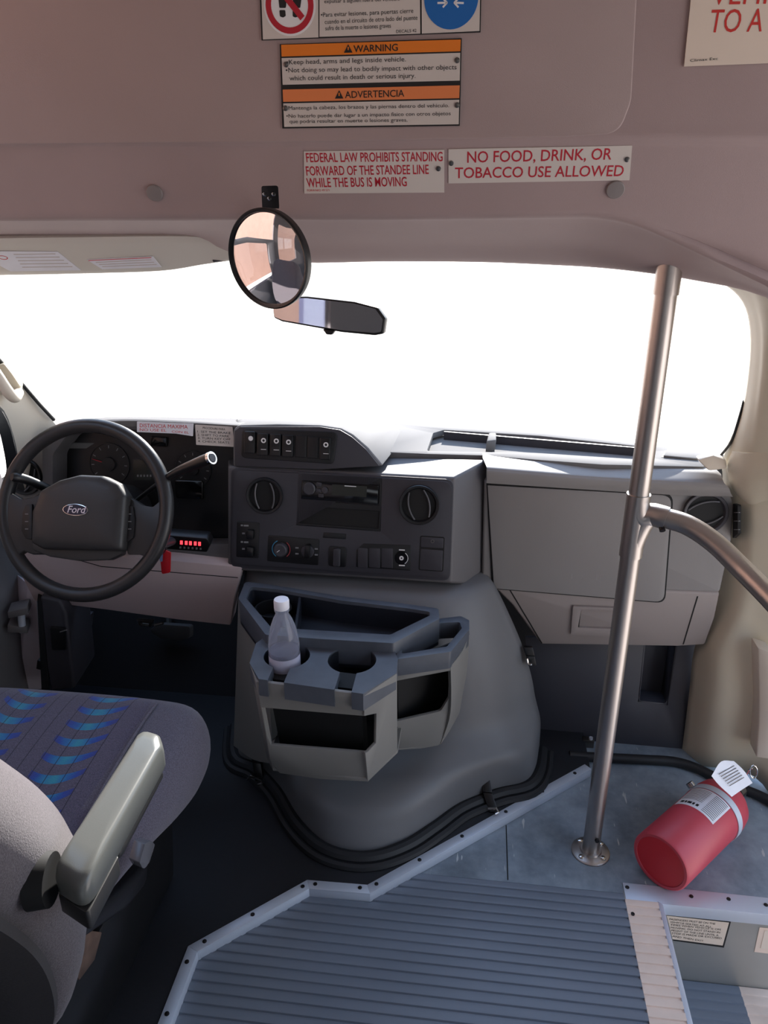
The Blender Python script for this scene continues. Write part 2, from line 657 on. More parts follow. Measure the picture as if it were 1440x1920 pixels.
    def text(s, F, txt, ll, lr, h, w=0.0004, shear=0.0, bold=0.0):
        """lettering on a frame: from pixel ll to pixel lr along the baseline, cap height h in pixels"""
        cu = bpy.data.curves.new('t', 'FONT')
        cu.body = txt
        cu.size = 1.0
        cu.extrude = 0.0
        cu.offset = bold
        cu.resolution_u = 3
        ob = bpy.data.objects.new('t', cu)
        COL.objects.link(ob)
        dg = bpy.context.evaluated_depsgraph_get()
        me = bpy.data.meshes.new_from_object(ob.evaluated_get(dg))
        xs = [v.co.x for v in me.vertices]
        if xs:
            x0, x1 = min(xs), max(xs)
            cap = 0.70
            a = Vector((*F.uv(*ll, w), 0))
            b = Vector((*F.uv(*lr, w), 0))
            t = Vector((*F.uv(ll[0], ll[1] - h, w), 0))
            uu = (b - a) / (x1 - x0)
            vv = Vector((-uu.y, uu.x, 0)).normalized() * ((t - a).length / cap)
            vs = []
            for v in me.vertices:
                q = a + uu * (v.co.x - x0 + shear * v.co.y) + vv * v.co.y
                vs.append(F.pt(q.x, q.y, w))
            s.add(vs, [tuple(p.vertices) for p in me.polygons])
        bpy.data.objects.remove(ob)
        bpy.data.meshes.remove(me)
        bpy.data.curves.remove(cu)
        return s

    def build(s, name, m, parent=None, bevel=0.0, seg=2, sharp=35, loc=None, sub=0):
        me = bpy.data.meshes.new(name)
        bm = bmesh.new()
        vs = [bm.verts.new(v) for v in s.v]
        for f in s.f:
            try:
                bm.faces.new([vs[i] for i in f])
            except ValueError:
                pass
        bmesh.ops.remove_doubles(bm, verts=bm.verts, dist=1e-6)
        if not getattr(s, 'keepn', False):
            bmesh.ops.recalc_face_normals(bm, faces=bm.faces)
        if bevel > 0:
            bm.normal_update()
            es = [e for e in bm.edges if len(e.link_faces) == 2 and e.calc_face_angle(0) > math.radians(30)]
            bmesh.ops.bevel(bm, geom=es, offset=bevel, segments=seg, profile=0.5, affect='EDGES', clamp_overlap=True)
        org = Vector((0, 0, 0))
        if parent is None:
            if loc is not None:
                org = Vector(loc)
            elif bm.verts:
                xs = [v.co for v in bm.verts]
                org = Vector(((min(c.x for c in xs) + max(c.x for c in xs)) / 2, (min(c.y for c in xs) + max(c.y for c in xs)) / 2, min(c.z for c in xs)))
        else:
            q = parent
            while q:
                org = org + q.location
                q = q.parent
        if name in KEEP_ORIGIN:
            pass
        bmesh.ops.translate(bm, verts=bm.verts, vec=-org)
        bm.to_mesh(me)
        bm.free()
        for p in me.polygons:
            p.use_smooth = True
        me.set_sharp_from_angle(angle=math.radians(sharp))
        me.materials.append(m)
        o = bpy.data.objects.new(name, me)
        COL.objects.link(o)
        if parent is not None:
            o.parent = parent
        else:
            o.location = org
        if sub:
            md = o.modifiers.new('smooth', 'SUBSURF')
            md.levels = md.render_levels = sub
        return o


KEEP_ORIGIN = set()


def tag(o, label, cat=None, group=None, kind=None):
    o['label'] = label
    if cat:
        o['category'] = cat
    if group:
        o['group'] = group
    if kind:
        o['kind'] = kind
    return o


def thing(name, loc, label, cat, group=None):
    o = bpy.data.objects.new(name, None)
    o.empty_display_size = 0.05
    COL.objects.link(o)
    o.location = loc
    return tag(o, label, cat, group)


def part(o, label):
    o['label'] = label
    return o


def copy_tree(o, parent=None):
    c = o.copy()
    COL.objects.link(c)
    if parent is not None:
        c.parent = parent
    for ch in list(o.children):
        copy_tree(ch, c)
    return c


FFLOOR = Frame((0, 0, 0), (0, 0, 1), (0, 1, 0))     # u = x, v = y, w = z

# ================================================================== THE SETTING
FLOOR_EDGE_Y = 1.257            # where the ribbed covering meets the plain sheet
CAB_Z = 0.022                   # the cab floor lies a little above the aisle floor
TRIM = [(-0.476, 0.2), (-0.483, 1.0), (-0.301, 1.17), (-0.174, 1.173), (0.325, 1.613), (0.325, 1.70)]
STEP_X = 0.425                  # edge of the stepwell


def ribs(x0, x1, y0, y1, z0, pitch, h, mb, clip=None):
    """floor covering with rounded ribs running across (constant y); clip(y) gives the left end"""
    prof = [(0.0, 0.0), (0.10, 0.0), (0.15, 0.9), (0.22, 1.0), (0.50, 0.92), (0.74, 1.0), (0.82, 0.9), (0.88, 0.0)]
    ys, hs = [], []
    y = y1
    pts = []
    while y > y0:
        for f, g in prof:
            pts.append((y - f * pitch, g * h))
        y -= pitch
    vs, fs = [], []
    for yy, g in pts:
        xl = clip(yy) if clip else x0
        vs += [(xl, yy, z0 + g), (x1, yy, z0 + g), (xl, yy, z0 - 0.02), (x1, yy, z0 - 0.02)]
    for i in range(len(pts) - 1):
        a, b = 4 * i, 4 * i + 4
        fs += [(a, a + 1, b + 1, b), (a + 2, b + 2, b + 3, a + 3), (a, b, b + 2, a + 2), (a + 1, a + 3, b + 3, b + 1)]
    e = 4 * (len(pts) - 1)
    fs += [(0, 2, 3, 1), (e, e + 1, e + 3, e + 2)]
    mb.add(vs, fs)


def trim_x(y):
    for (xa, ya), (xb, yb) in zip(TRIM, TRIM[1:]):
        if min(ya, yb) <= y <= max(ya, yb) and abs(yb - ya) > 0.02:
            return xa + (xb - xa) * (y - ya) / (yb - ya)
    return TRIM[0][0] if y < 0.5 else TRIM[3][0]


mb = MB()
ribs(0, 0.352, -0.6, FLOOR_EDGE_Y, -0.0005, 0.0215, 0.0036, mb, clip=lambda y: trim_x(y) - 0.004)
tag(mb.build('floor', M_ribbed, sharp=20), 'ribbed blue-grey rubber aisle floor with scuffed cross ribs', kind='structure')

# plain floor sheet in front of the ribbed covering, up to the kick panel
poly = [(-0.079, FLOOR_EDGE_Y), (0.352, FLOOR_EDGE_Y), (0.352, 1.262), (1.15, 1.262), (1.15, 1.60), (0.75, 1.80), (0.325, 1.80), (0.325, 1.613)]
tag(MB().prism(FFLOOR, poly, -0.025, 0.0).build('floor_front', M_sheet), 'plain grey scratched floor sheet around the pole foot', kind='structure')
# rear aisle floor continuing behind the camera
tag(MB().prism(FFLOOR, [(-1.2, -5), (1.2, -5), (1.2, 0.2), (0.42, 0.2), (0.42, -0.6), (-1.2, -0.6)], -0.05, -0.002).build('floor_rear', M_ribbed), 'aisle floor running to the back of the bus', kind='structure')
# cab floor
cab = [(-1.2, -0.6), (-0.476, -0.6)] + TRIM[0:5] + [(0.325, 2.0), (-1.2, 2.0)]
tag(MB().prism(FFLOOR, cab, -0.02, CAB_Z).build('floor_cab', M_cabfloor, bevel=0.002), 'black rubber floor of the driver area', kind='structure')

# seam in the floor sheet
a, b = PZ(950, 1578, 0.0), PZ(951, 1650, 0.0)
tag(MB().prism(FFLOOR, [(a.x - .0012, b.y), (a.x + .0012, b.y), (a.x + .0012, a.y + .05), (a.x - .0012, a.y + .05)], -0.001, 0.0004).build('trim_6', M_gap), 'thin dark seam in the plain floor sheet', kind='structure')

# aluminium angle along the cab floor edge, segment by segment
SEGS = TRIM[0:5]
LABS = ['straight aluminium floor edge strip at the bottom of the picture beside the seat',
        'slanting aluminium floor edge strip on the seat side', 'short aluminium floor edge strip square across the aisle',
        'long slanting aluminium floor edge strip running to the pole']
def offs(i, d):
    """mitred offset of TRIM point i to the cab side"""
    p = Vector(SEGS[i])
    ns = []
    for j in (i - 1, i):
        if 0 <= j < len(SEGS) - 1:
            t = (Vector(SEGS[j + 1]) - Vector(SEGS[j])).normalized()
            ns.append(Vector((-t.y, t.x)))
    n = sum(ns, Vector((0, 0))).normalized()
    return p + n * d / max(0.35, n.dot(ns[0]))
for i in range(4):
    p, q = SEGS[i], SEGS[i + 1]
    mb = MB()
    po, qo = offs(i, 0.019), offs(i + 1, 0.019)
    pi_, qi = offs(i, -0.003), offs(i + 1, -0.003)
    top = [(pi_.x, pi_.y), (qi.x, qi.y), (qo.x, qo.y), (po.x, po.y)]
    mb.prism(FFLOOR, top, CAB_Z - 0.001, CAB_Z + 0.0025)
    ps, qs = offs(i, 0.0), offs(i + 1, 0.0)
    mb.prism(FFLOOR, [(pi_.x, pi_.y), (qi.x, qi.y), (qs.x, qs.y), (ps.x, ps.y)], 0.0005, CAB_Z)
    o = mb.build('trim_%d' % (i + 1), M_alu, bevel=0.0006)
    tag(o, LABS[i], kind='structure')
    L = (Vector(q) - Vector(p)).length
    nscr = {0: 4, 1: 3, 2: 2, 3: 6}[i]
    for k in range(nscr):
        f = (0.3, 0.6, 0.84, 0.965)[k % 4]
        if i == 2:
            f = (0.12, 0.86)[k]
        if i == 1:
            f = (0.1, 0.5, 0.95)[k]
        if i == 3:
            f = (0.03, 0.2, 0.38, 0.58, 0.76, 0.93)[k]
        c = (Vector(p) * (1 - f) + Vector(q) * f) * 0.5 + (po * (1 - f) + qo * f) * 0.5
        MB().lathe(FFLOOR, (c.x, c.y), [(0.0045, CAB_Z + 0.002), (0.0042, CAB_Z + 0.0038), (0.002, CAB_Z + 0.0046)], 12).build('screw', M_screw, o)

# tan nosing along the stepwell edge of the aisle floor
mb = MB()
n0 = 0.352
ribs(n0, 0.42, -0.6, 1.244, 0.0, 0.0215, 0.0030, mb)
o = mb.build('trim_7', M_tan, sharp=20)
tag(o, 'ribbed tan nosing strip between the aisle floor and the stepwell', kind='structure')
MB().prism(FFLOOR, [(0.418, -0.6), (0.428, -0.6), (0.428, 1.236), (0.418, 1.244)], -0.03, 0.003).build('lip', M_alu, o, bevel=0.001)
for yy in (1.206, 0.9):
    MB().lathe(FFLOOR, (0.362, yy), [(0.004, 0.001), (0.004, 0.003), (0.002, 0.0036)], 12).build('screw', M_screw, o)
# aluminium edge strip across the front of the stepwell
mb = MB()
mb.prism(FFLOOR, [(0.354, 1.240), (1.15, 1.240), (1.15, 1.275), (0.354, 1.284)], -0.002, 0.0022)
mb.prism(FFLOOR, [(0.354, 1.238), (1.15, 1.238), (1.15, 1.243), (0.354, 1.243)], -0.028, 0.002)
o = mb.build('trim_8', M_alu, bevel=0.0008)
tag(o, 'flat aluminium edge strip across the front of the stepwell under the fire extinguisher', kind='structure')
for px, py in ((1176, 1664), (1296, 1681), (1366, 1686), (1436, 1697)):
    c = PZ(px, py, 0.002)
    MB().lathe(FFLOOR, (c.x, c.y), [(0.0045, 0.0015), (0.0042, 0.0035), (0.002, 0.0042)], 12).build('screw', M_screw, o)

# stepwell: front riser, tread, its tan nosing, walls under the aisle
FR = Frame((0.4, 1.250, 0), (0, -1, 0))
tag(MB().prism(FR, [(0.02, -0.30), (0.75, -0.30), (0.75, -0.004), (0.02, -0.004)], -0.012, 0.0).build('wall_front', M_riser), 'bare aluminium riser panel at the front of the stepwell', kind='structure')
mb = MB()
TREAD_Z = FR.pt(*FR.uv(1290, 1838)).z
tx = PZ(1385, 1850, TREAD_Z).x
ribs(STEP_X, tx, 0.1, 1.249, TREAD_Z, 0.022, 0.0022, mb)
tag(mb.build('floor_step', M_ribbed, sharp=20), 'ribbed blue-grey tread of the lower entrance step', kind='structure')
mb = MB()
ribs(tx, tx + 0.09, 0.1, 1.249, TREAD_Z, 0.022, 0.0022, mb)
tag(mb.build('trim_9', M_tan, sharp=20), 'ribbed tan nosing on the lower entrance step', kind='structure')
mb = MB()
mb.box((0.421, 0.33, -0.15), (0.01, 1.84, 0.27))
tag(mb.build('wall_step', M_riser), 'riser between the aisle floor and the lower step', kind='structure')
tag(MB().box((0.75, 0.6, TREAD_Z - 0.12), (0.66, 1.3, 0.02)).build('floor_stepwell', M_ribbed), 'bottom of the entrance stepwell', kind='structure')

# --- overhead front panel (moulded headliner above the windscreen)
FA = Frame((0, 1.165, 1.45), (0, -1, -0.05))
FB = frame3(PY(600, 285, 1.178), PY(1000, 285, 1.178), PY(800, 370, 1.204))
cols = [-330, 0, 180, 350, 430, 560, 720, 900, 1050, 1120, 1200, 1300, 1440, 1620]
crease = [407, 406, 405, 405, 405, 405, 405, 403, 401, 402, 418, 461, 527, 612]
under = [452, 450, 450, 450, 470, 486, 484, 485, 491, 495, 503, 518, 550, 640]
uy = [1.56, 1.56, 1.56, 1.55, 1.50, 1.50, 1.50, 1.50, 1.48, 1.45, 1.40, 1.38, 1.33, 1.26]
rows = []
base = [FA.at(c, 262) for c in cols]
def fa_z(p, z, f):
    t = (z - p.z) / FA.v.z
    q = p + FA.v * t
    return Vector((q.x * f, q.y, z))
for zf in (2.02, 1.90, 1.78, 1.66, 1.56):
    rows.append([fa_z(p, zf, 1.0) - FA.n * .0012 for p in base])
for py_ in (120, 190, 235, 256):
    rows.append([FA.at(c, py_, -.0012) for c in cols])
for fq in (0.0, .1, .24, .45, .68, .85, .96):
    rows.append([FB.at(c, 270 * (1 - fq) + (k - 2) * fq, -.0012) for c, k in zip(cols, crease)])
rows.append([PY(c, k, 1.225) for c, k in zip(cols, crease)])
rows.append([PY(c, k + 4, 1.25) for c, k in zip(cols, crease)])
rows.append([PY(c, k * 0.45 + u * 0.55, 1.25 * 0.45 + yy * 0.55) for c, k, u, yy in zip(cols, crease, under, uy)])
rows.append([PY(c, u, yy) for c, u, yy in zip(cols, under, uy)])
rows.append([PY(c, u, yy) + Vector((0, 0.03, 0.025)) for c, u, yy in zip(cols, under, uy)])
rows.append([PY(c, u, yy) + Vector((0, 0.14, 0.045)) for c, u, yy in zip(cols, under, uy)])
rows = [r + [Vector((1.2, r[-1].y - 0.03, r[-1].z))] for r in rows]
mb = MB()
mb.loft(rows, 4, 5)
o = mb.build('wall_front_header', M_liner, sharp=60)
md = o.modifiers.new('thick', 'SOLIDIFY')
md.thickness = 0.006
md.offset = -1.0
tag(o, 'moulded mauve-grey headliner panel above the windscreen', kind='structure')
HEADER = o

# roof, side walls and rear of the bus body, with their windows
tag(MB().box((0, -1.95, 2.03), (2.44, 6.2, 0.04)).build('ceiling', M_roof), 'bus ceiling behind the front panel', kind='structure')
tag(MB().box((-0.25, 1.48, 1.365), (1.85, 0.34, 0.03)).build('ceiling_cab', M_roof), 'cab roof above the windscreen', kind='structure')


M_wall = mat('side_wall_vinyl', (104, 99, 100), .75)


def wall_with_windows(name, x, y0, y1, z0, z1, wins, label, m=M_liner):
    F = Frame((x, 0, 0), (1 if x < 0 else -1, 0, 0))
    sgn = F.u.y
    def q(y, z):
        return (y * sgn, z)
    outer = [q(y0, z0), q(y1, z0), q(y1, z1), q(y0, z1)]
    holes = [rpoly([q(a, c), q(b, c), q(b, d), q(a, d)], 0.06) for a, b, c, d in wins]
    o = MB().prism(F, outer, -0.03, 0.0, holes).build(name, m)
    tag(o, label, kind='structure')
    return F, holes


WN = [0]


def panes(F, holes, labels, mats=None):
    for h, l, m in zip(holes, labels, mats or [M_sideglass] * 9):
        WN[0] += 1
        w = MB().prism(F, h, -0.018, -0.014).build('window_%d' % (WN[0] + 1), m)
        tag(w, l, kind='structure')


Fl, hl = wall_with_windows('wall_left', -1.22, -5, 0.25, -0.05, 2.01, [(-4.8, -3.4, 0.85, 1.65), (-3.25, -1.85, 0.85, 1.65), (-0.78, 0.10, 0.85, 1.65)], 'left side wall of the bus body behind the driver', M_wall)
panes(Fl, hl, ['rearmost window of the left wall', 'middle window of the left wall', 'front window of the left wall'], [M_tinted, M_tinted, M_sideglass])
Frr, hr = wall_with_windows('wall_right', 1.22, -5, 0.15, -0.4, 2.01, [(-4.8, -3.4, 0.85, 1.65), (-3.25, -1.85, 0.85, 1.65), (-1.7, -0.3, 0.85, 1.65)], 'right side wall of the bus body behind the entrance')
panes(Frr, hr, ['rearmost window of the right wall', 'middle window of the right wall', 'front window of the right wall'])
Fb = Frame((0, -5.0, 0), (0, 1, 0))
o = MB().prism(Fb, [(-1.22, -0.05), (1.22, -0.05), (1.22, 2.01), (-1.22, 2.01)], -0.03, 0, [rpoly([(-0.8, 0.9), (0.8, 0.9), (0.8, 1.65), (-0.8, 1.65)], 0.06)]).build('wall_rear', M_liner)
tag(o, 'rear wall of the bus body', kind='structure')
panes(Fb, [rpoly([(-0.8, 0.9), (0.8, 0.9), (0.8, 1.65), (-0.8, 1.65)], 0.06)], ['rear window of the bus'])
# header above the entrance doorway on the right, left open as a doorway
tag(MB().box((1.205, 0.66, 1.88), (0.03, 1.02, 0.28)).build('wall_right_header', M_liner), 'header above the entrance doorway', kind='structure')

# --- windscreen
wb = [(-1.16, 1.70, 0.79), (-1.0, 1.84, 0.785), (-0.65, 1.98, 0.782), (-0.25, 2.03, 0.78), (0.2, 1.99, 0.78), (0.5, 1.88, 0.78), (0.66, 1.74, 0.78)]
wt = [(-1.0, 1.48, 1.29), (-0.86, 1.56, 1.29), (-0.58, 1.62, 1.29), (-0.25, 1.64, 1.29), (0.1, 1.63, 1.29), (0.36, 1.57, 1.28), (0.5, 1.50, 1.26)]
wm = [tuple(a * 0.5 + b * 0.5 + d for a, b, d in zip(p, q, (0, 0.03, 0.0))) for p, q in zip(wb, wt)]
mb = MB()
mb.sheet([wb, wm, wt], 4, 4, (0, 0.005, 0.003))
tag(mb.build('window_1', M_glass, sharp=60), 'wide curved windscreen glass', kind='structure')

# --- right front pillar and door post, beige plastic
inner = [(1292, 510, 1.47), (1352, 530, 1.47), (1392, 566, 1.49), (1406, 620, 1.53), (1403, 695, 1.58), (1388, 780, 1.65), (1356, 858, 1.74), (1354, 935, 1.77), (1335, 1110, 1.775), (1302, 1215, 1.775), (1292, 1300, 1.765), (1276, 1428, 1.745)]
face = [(1330, 500, 1.40), (1392, 535, 1.40), (1414, 575, 1.43), (1424, 625, 1.47), (1421, 700, 1.52), (1408, 790, 1.585), (1396, 868, 1.66), (1400, 945, 1.69), (1385, 1120, 1.69), (1350, 1220, 1.69), (1345, 1300, 1.68), (1330, 1438, 1.675)]
face2 = [(1440, 530, 1.33), (1450, 562, 1.34), (1455, 600, 1.38), (1456, 650, 1.43), (1452, 720, 1.48), (1446, 810, 1.545), (1440, 880, 1.62), (1440, 950, 1.655), (1436, 1120, 1.655), (1422, 1220, 1.655), (1420, 1300, 1.645), (1414, 1456, 1.63)]
outer = [(1640, 600, 1.25), (1640, 640, 1.27), (1640, 680, 1.31), (1640, 740, 1.36), (1630, 800, 1.41), (1620, 880, 1.47), (1600, 950, 1.54), (1590, 1020, 1.57), (1570, 1180, 1.57), (1550, 1290, 1.57), (1540, 1380, 1.56), (1520, 1560, 1.53)]
rows = [[PY(*p) for p in r] for r in (inner, face, face2, outer)]
mb = MB()
rows.append([Vector((1.19, 1.30, p.z)) for p in rows[-1]])
mb.loft(rows, 4, 5)
o = mb.build('trim_10', M_beige, sharp=60)
md = o.modifiers.new('thick', 'SOLIDIFY')
md.thickness = 0.02
md.offset = 1.0
tag(o, 'beige moulded pillar between the windscreen and the entrance', kind='structure')
PILLAR = o
# paler door post edge low on the right
mb = MB()
rows = [[PY(1421, 1215, 1.61), PY(1423, 1330, 1.605), PY(1418, 1420, 1.585)], [PY(1450, 1225, 1.59), PY(1452, 1330, 1.585), PY(1452, 1425, 1.57)]]
mb.sheet(rows, 4, 2, (0.0, 0.05, 0))
tag(mb.build('trim_11', M_cream, bevel=0.003), 'pale cream door post edge above the extinguisher', kind='structure')
# beige folded cap where the pillar meets the dashboard end
pts = [(1308, 862), (1338, 853), (1362, 862), (1364, 880), (1330, 884)]
mb = MB()
f = [PY(a, b, 1.695) for a, b in pts]
mb.hull_prism(f, [p + Vector((0.0, 0.03, 0.0)) for p in f])
tag(mb.build('trim_12', M_cream, bevel=0.006), 'small cream cap where the pillar meets the dashboard end', kind='structure')
rows = [[PY(1374, 846, 1.685), PY(1400, 850, 1.635), PY(1444, 846, 1.585), PY(1500, 850, 1.535)],
        [PY(1364, 880, 1.705), PY(1396, 890, 1.648), PY(1444, 890, 1.600), PY(1500, 900, 1.555)],
        [PY(1372, 915, 1.705), PY(1400, 922, 1.658), PY(1444, 920, 1.620), PY(1500, 930, 1.575)],
        [PY(1392, 938, 1.690), PY(1410, 946, 1.664), PY(1444, 938, 1.634), PY(1500, 944, 1.585)]]
mb = MB().sheet(rows, 4, 4, (0.008, 0.035, 0))
tag(mb.build('trim_13', M_beige, sharp=50), 'beige lobe of the pillar base beside the dashboard vent', kind='structure')

mb = MB()
mb.tube(spline([PY(1395, 752, 1.625), PY(1388, 778, 1.646), PY(1372, 826, 1.69), PY(1350, 856, 1.735)], 5), 0.003, 8)
tag(mb.build('trim_20', M_rubber), 'thin dark windscreen gasket along the right beige pillar', kind='structure')

# --- driver side: pillar, door, jamb
lp_in = [(-120, 560, 1.50), (-40, 640, 1.56), (40, 722, 1.65), (96, 786, 1.75), (150, 850, 1.80)]
lp_mid = [(-160, 590, 1.46), (-90, 668, 1.52), (10, 752, 1.60), (60, 815, 1.69), (100, 880, 1.75)]
lp_out = [(-220, 610, 1.40), (-150, 690, 1.47), (-30, 772, 1.54), (22, 838, 1.62), (50, 930, 1.68)]
rows = [[PY(*p) for p in r] for r in (lp_in, lp_mid, lp_out)]
mb = MB()
mb.sheet(rows, 4, 4, (-0.02, 0.03, 0))
tag(mb.build('trim_14', M_cream, sharp=50), 'cream left windscreen pillar behind the steering wheel', kind='structure')
mb = MB()
mb.tube([PY(p[0] + 3, p[1], p[2] - 0.004) for p in [(-40, 637, 1.56), (0, 680, 1.60), (40, 722, 1.65), (70, 757, 1.70), (98, 787, 1.75)]], 0.0045, 8)
tag(mb.build('trim_15', M_rubber), 'dark windscreen gasket along the left pillar', kind='structure')
# window frame seals of the driver door
mb = MB()
mb.sheet([[PY(-40, 735, 1.53), PY(6, 775, 1.555), PY(28, 838, 1.60), PY(34, 885, 1.62)], [PY(-60, 745, 1.50), PY(-10, 790, 1.525), PY(8, 850, 1.57), PY(14, 900, 1.60)]], 4, 2, (-0.01, 0.02, 0))
tag(mb.build('trim_16', M_rubber), 'dark seal around the driver door window', kind='structure')
# driver door
FD = Frame((-1.19, 0, 0), (1, 0, 0))
def dq(y, z):
    return (y * FD.u.y, z)
outer = [dq(0.25, 0.0), dq(1.72, 0.0), dq(1.80, 0.30), dq(1.72, 0.72), dq(1.62, 0.8), dq(1.48, 1.25), dq(0.9, 1.34), dq(0.25, 1.34)]
hole = rpoly([dq(0.42, 0.76), dq(1.50, 0.76), dq(1.36, 1.22), dq(0.9, 1.28), dq(0.42, 1.28)], 0.05)
DOOR = o = MB().prism(FD, outer, -0.06, 0.0, [hole]).build('door_1', M_doorgrey, bevel=0.004)
tag(o, 'grey driver door seen at the left edge beside the wheel', kind='structure')
MB().prism(FD, hole, -0.035, -0.031).build('window_pane', M_sideglass, o)

# outdoors seen through the side windows: a peach building on the driver side
tag(MB().box((-4.7, -0.8, 1.9), (0.4, 13.6, 5.2)).build('wall_outside', M_peach), 'peach stucco building outside the driver side windows', kind='structure')
tag(MB().box((-4.7, -10.6, 1.9), (0.4, 6.0, 5.2)).build('wall_outside_rear', M_lilac), 'lilac stucco building beyond the peach one', kind='structure')
tag(MB().box((-1.205, 1.86, 0.34), (0.02, 0.44, 0.68)).build('wall_kick_blocker', M_carpet), 'dark panel added at the left of the footwell to block the sun', kind='structure')  # unseen panel, added to keep stray sun off the footwell floor

# footwell: firewall, toe board, side trim, dark panel under the glove box
tag(MB().box((-0.17, 2.045, 0.35), (2.1, 0.03, 0.74)).build('wall_firewall', M_carpet), 'dark carpeted firewall behind the pedals', kind='structure')
vs = [Vector(p) for p in ((-1.2, 1.80, CAB_Z), (-0.5, 1.80, CAB_Z), (-0.5, 2.03, 0.30), (-1.2, 2.03, 0.30))]
tag(MB().hull_prism(vs, [v + Vector((0, .02, -.03)) for v in vs]).build('wall_toeboard', M_carpet), 'dark sloping toe board under the pedals', kind='structure')
FK = frame3(PY(1000, 1210, 1.80), PY(1320, 1212, 1.80), PY(1150, 1400, 1.75))
outer = FK.uvs([(985, 1195), (1330, 1200), (1282, 1425), (1200, 1418), (1003, 1390)])
hole = rpoly(FK.uvs([(1208, 1200), (1268, 1203), (1250, 1322), (1196, 1316)]), [0.001, .001, 0.02, 0.02])
mb = MB().prism(FK, outer, -0.012, 0.0, [hole])
hb = FK.uvs([(1200, 1196), (1300, 1200), (1280, 1335), (1190, 1330)])
mb.prism(FK, hb, -0.075, -0.07)
for a, b in (((1208, 1200), (1196, 1316)), ((1268, 1203), (1250, 1322)), ((1196, 1316), (1250, 1322))):
    p, q = Vector(FK.uv(*a)), Vector(FK.uv(*b))
    nn = Vector((-(q - p).y, (q - p).x)).normalized() * 0.004
    mb.prism(FK, [p, q, q + nn, p + nn], -0.07, 0.0)
o = mb.build('wall_footwell', M_dark, bevel=0.0015)
tag(o, 'dark grey moulded panel with a recess under the glove box', kind='structure')
c = FK.uv(1218, 1402)
MB().lathe(FK, c, [(0.004, 0), (0.004, 0.002), (0.002, 0.003)], 12).build('screw', M_steeldark, o)
# driver side kick trim
pts = [(74, 1118), (112, 1125), (124, 1150), (140, 1292), (95, 1296), (86, 1250)]
f = [PY(a, b, 1.60) for a, b in pts]
mb = MB().hull_prism(f, [p + Vector((-0.02, 0.16, 0)) for p in f])
o = mb.build('trim_17', M_dark, bevel=0.008, seg=3)
tag(o, 'dark grey moulded trim at the left side of the footwell', kind='structure')
f = [PY(a, b, 1.60) for a, b in [(70, 1125), (78, 1128), (92, 1292), (78, 1296)]]
tag(MB().hull_prism(f, [p + Vector((-0.02, 0.04, 0)) for p in f]).build('trim_18', M_rubber), 'black door seal at the left side of the footwell', kind='structure')
# painted door jamb with the door hinge
f = [PY(a, b, 1.66) for a, b in [(52, 1095), (68, 1105), (74, 1200), (80, 1292), (26, 1300), (40, 1250)]]
o = tag(MB().hull_prism(f, [p + Vector((-0.06, 0.05, 0)) for p in f]).build('trim_19', M_paint, bevel=0.003), 'pale painted door jamb left of the footwell', kind='structure')
f = [PY(a, b, 1.64) for a, b in [(70, 1238), (76, 1240), (76, 1256), (68, 1254)]]
MB().hull_prism(f, [p + Vector((0, 0.02, 0)) for p in f]).build('striker', M_black, o)

f = [PY(a, b, 1.60) for a, b in [(14, 1148), (50, 1140), (54, 1152), (16, 1160)]]
hg = MB().hull_prism(f, [p + Vector((-0.02, 0.05, 0)) for p in f]).build('hinge', M_doorgrey, DOOR, bevel=0.002)
f = [PY(a, b, 1.60) for a, b in [(14, 1172), (50, 1178), (52, 1188), (14, 1186)]]
MB().hull_prism(f, [p + Vector((-0.02, 0.05, 0)) for p in f]).build('hinge_leaf', M_doorgrey, hg, bevel=0.002)
MB().tube([PY(40, 1150, 1.61), PY(42, 1184, 1.61)], 0.009, 14).build('hinge_pin', M_alu, hg)

# ================================================================== DASHBOARD
M_stackside = mat('stack_side_plastic', (92, 90, 92), 0.55, bump=0.12, scale=1100)
dash = thing('dashboard', (-0.27, 1.75, 0.55), 'grey plastic dashboard below the windscreen with dark centre stack and glove box', 'dashboard')
FS = frame3(PY(437, 880, 1.64), PY(850, 905, 1.64), PY(435, 1055, 1.60))
FH = frame3(PY(460, 800, 1.665), PY(635, 812, 1.665), PY(455, 870, 1.645))
FG = frame3(PY(915, 920, 1.70), PY(1250, 940, 1.70), PY(905, 1095, 1.685))
FL = frame3(PY(935, 1100, 1.685), PY(1345, 1115, 1.685), PY(1010, 1208, 1.735))
FC = frame3(PY(130, 850, 1.74), PY(430, 850, 1.74), PY(130, 1000, 1.70))
FP = frame3(PY(40, 1040, 1.60), PY(450, 1072, 1.60), PY(430, 1170, 1.645))

# top pad with the shallow tray on the passenger side
TOPZ = 0.79
FT = Frame((0, 0, 0), (0, 0, 1), (0, 1, 0))
def tz(*pts, z=TOPZ):
    return [(p.x, p.y) for p in (PZ(a, b, z) for a, b in pts)]
front = tz((1334, 866), (1318, 875), (1130, 871), (1020, 863), (912, 854), (800, 851), (690, 846))
back = [(-1.0, 1.82), (-0.65, 1.965), (-0.25, 2.015), (0.2, 1.975), (0.5, 1.865), (0.585, 1.80)]
outer = back[::-1] + [(-1.12, 1.72), (-0.6, 1.78)] + front[::-1]
tray_hole = rpoly(tz((800, 846), (812, 812), (832, 806), (1010, 817), (1190, 836), (1222, 846), (1226, 860), (1190, 861), (1000, 849)), 0.012)
MB().prism(FT, outer, TOPZ - 0.014, TOPZ, [tray_hole]).build('top_pad', M_dashtop, dash, bevel=0.002)
mb = MB().prism(FT, rpoly(tz((790, 850), (805, 800), (1010, 808), (1195, 828), (1240, 840), (1240, 872), (1000, 862)), 0.01), TOPZ - 0.027, TOPZ - 0.021)
mb.build('tray_floor', M_dashtop, dash)
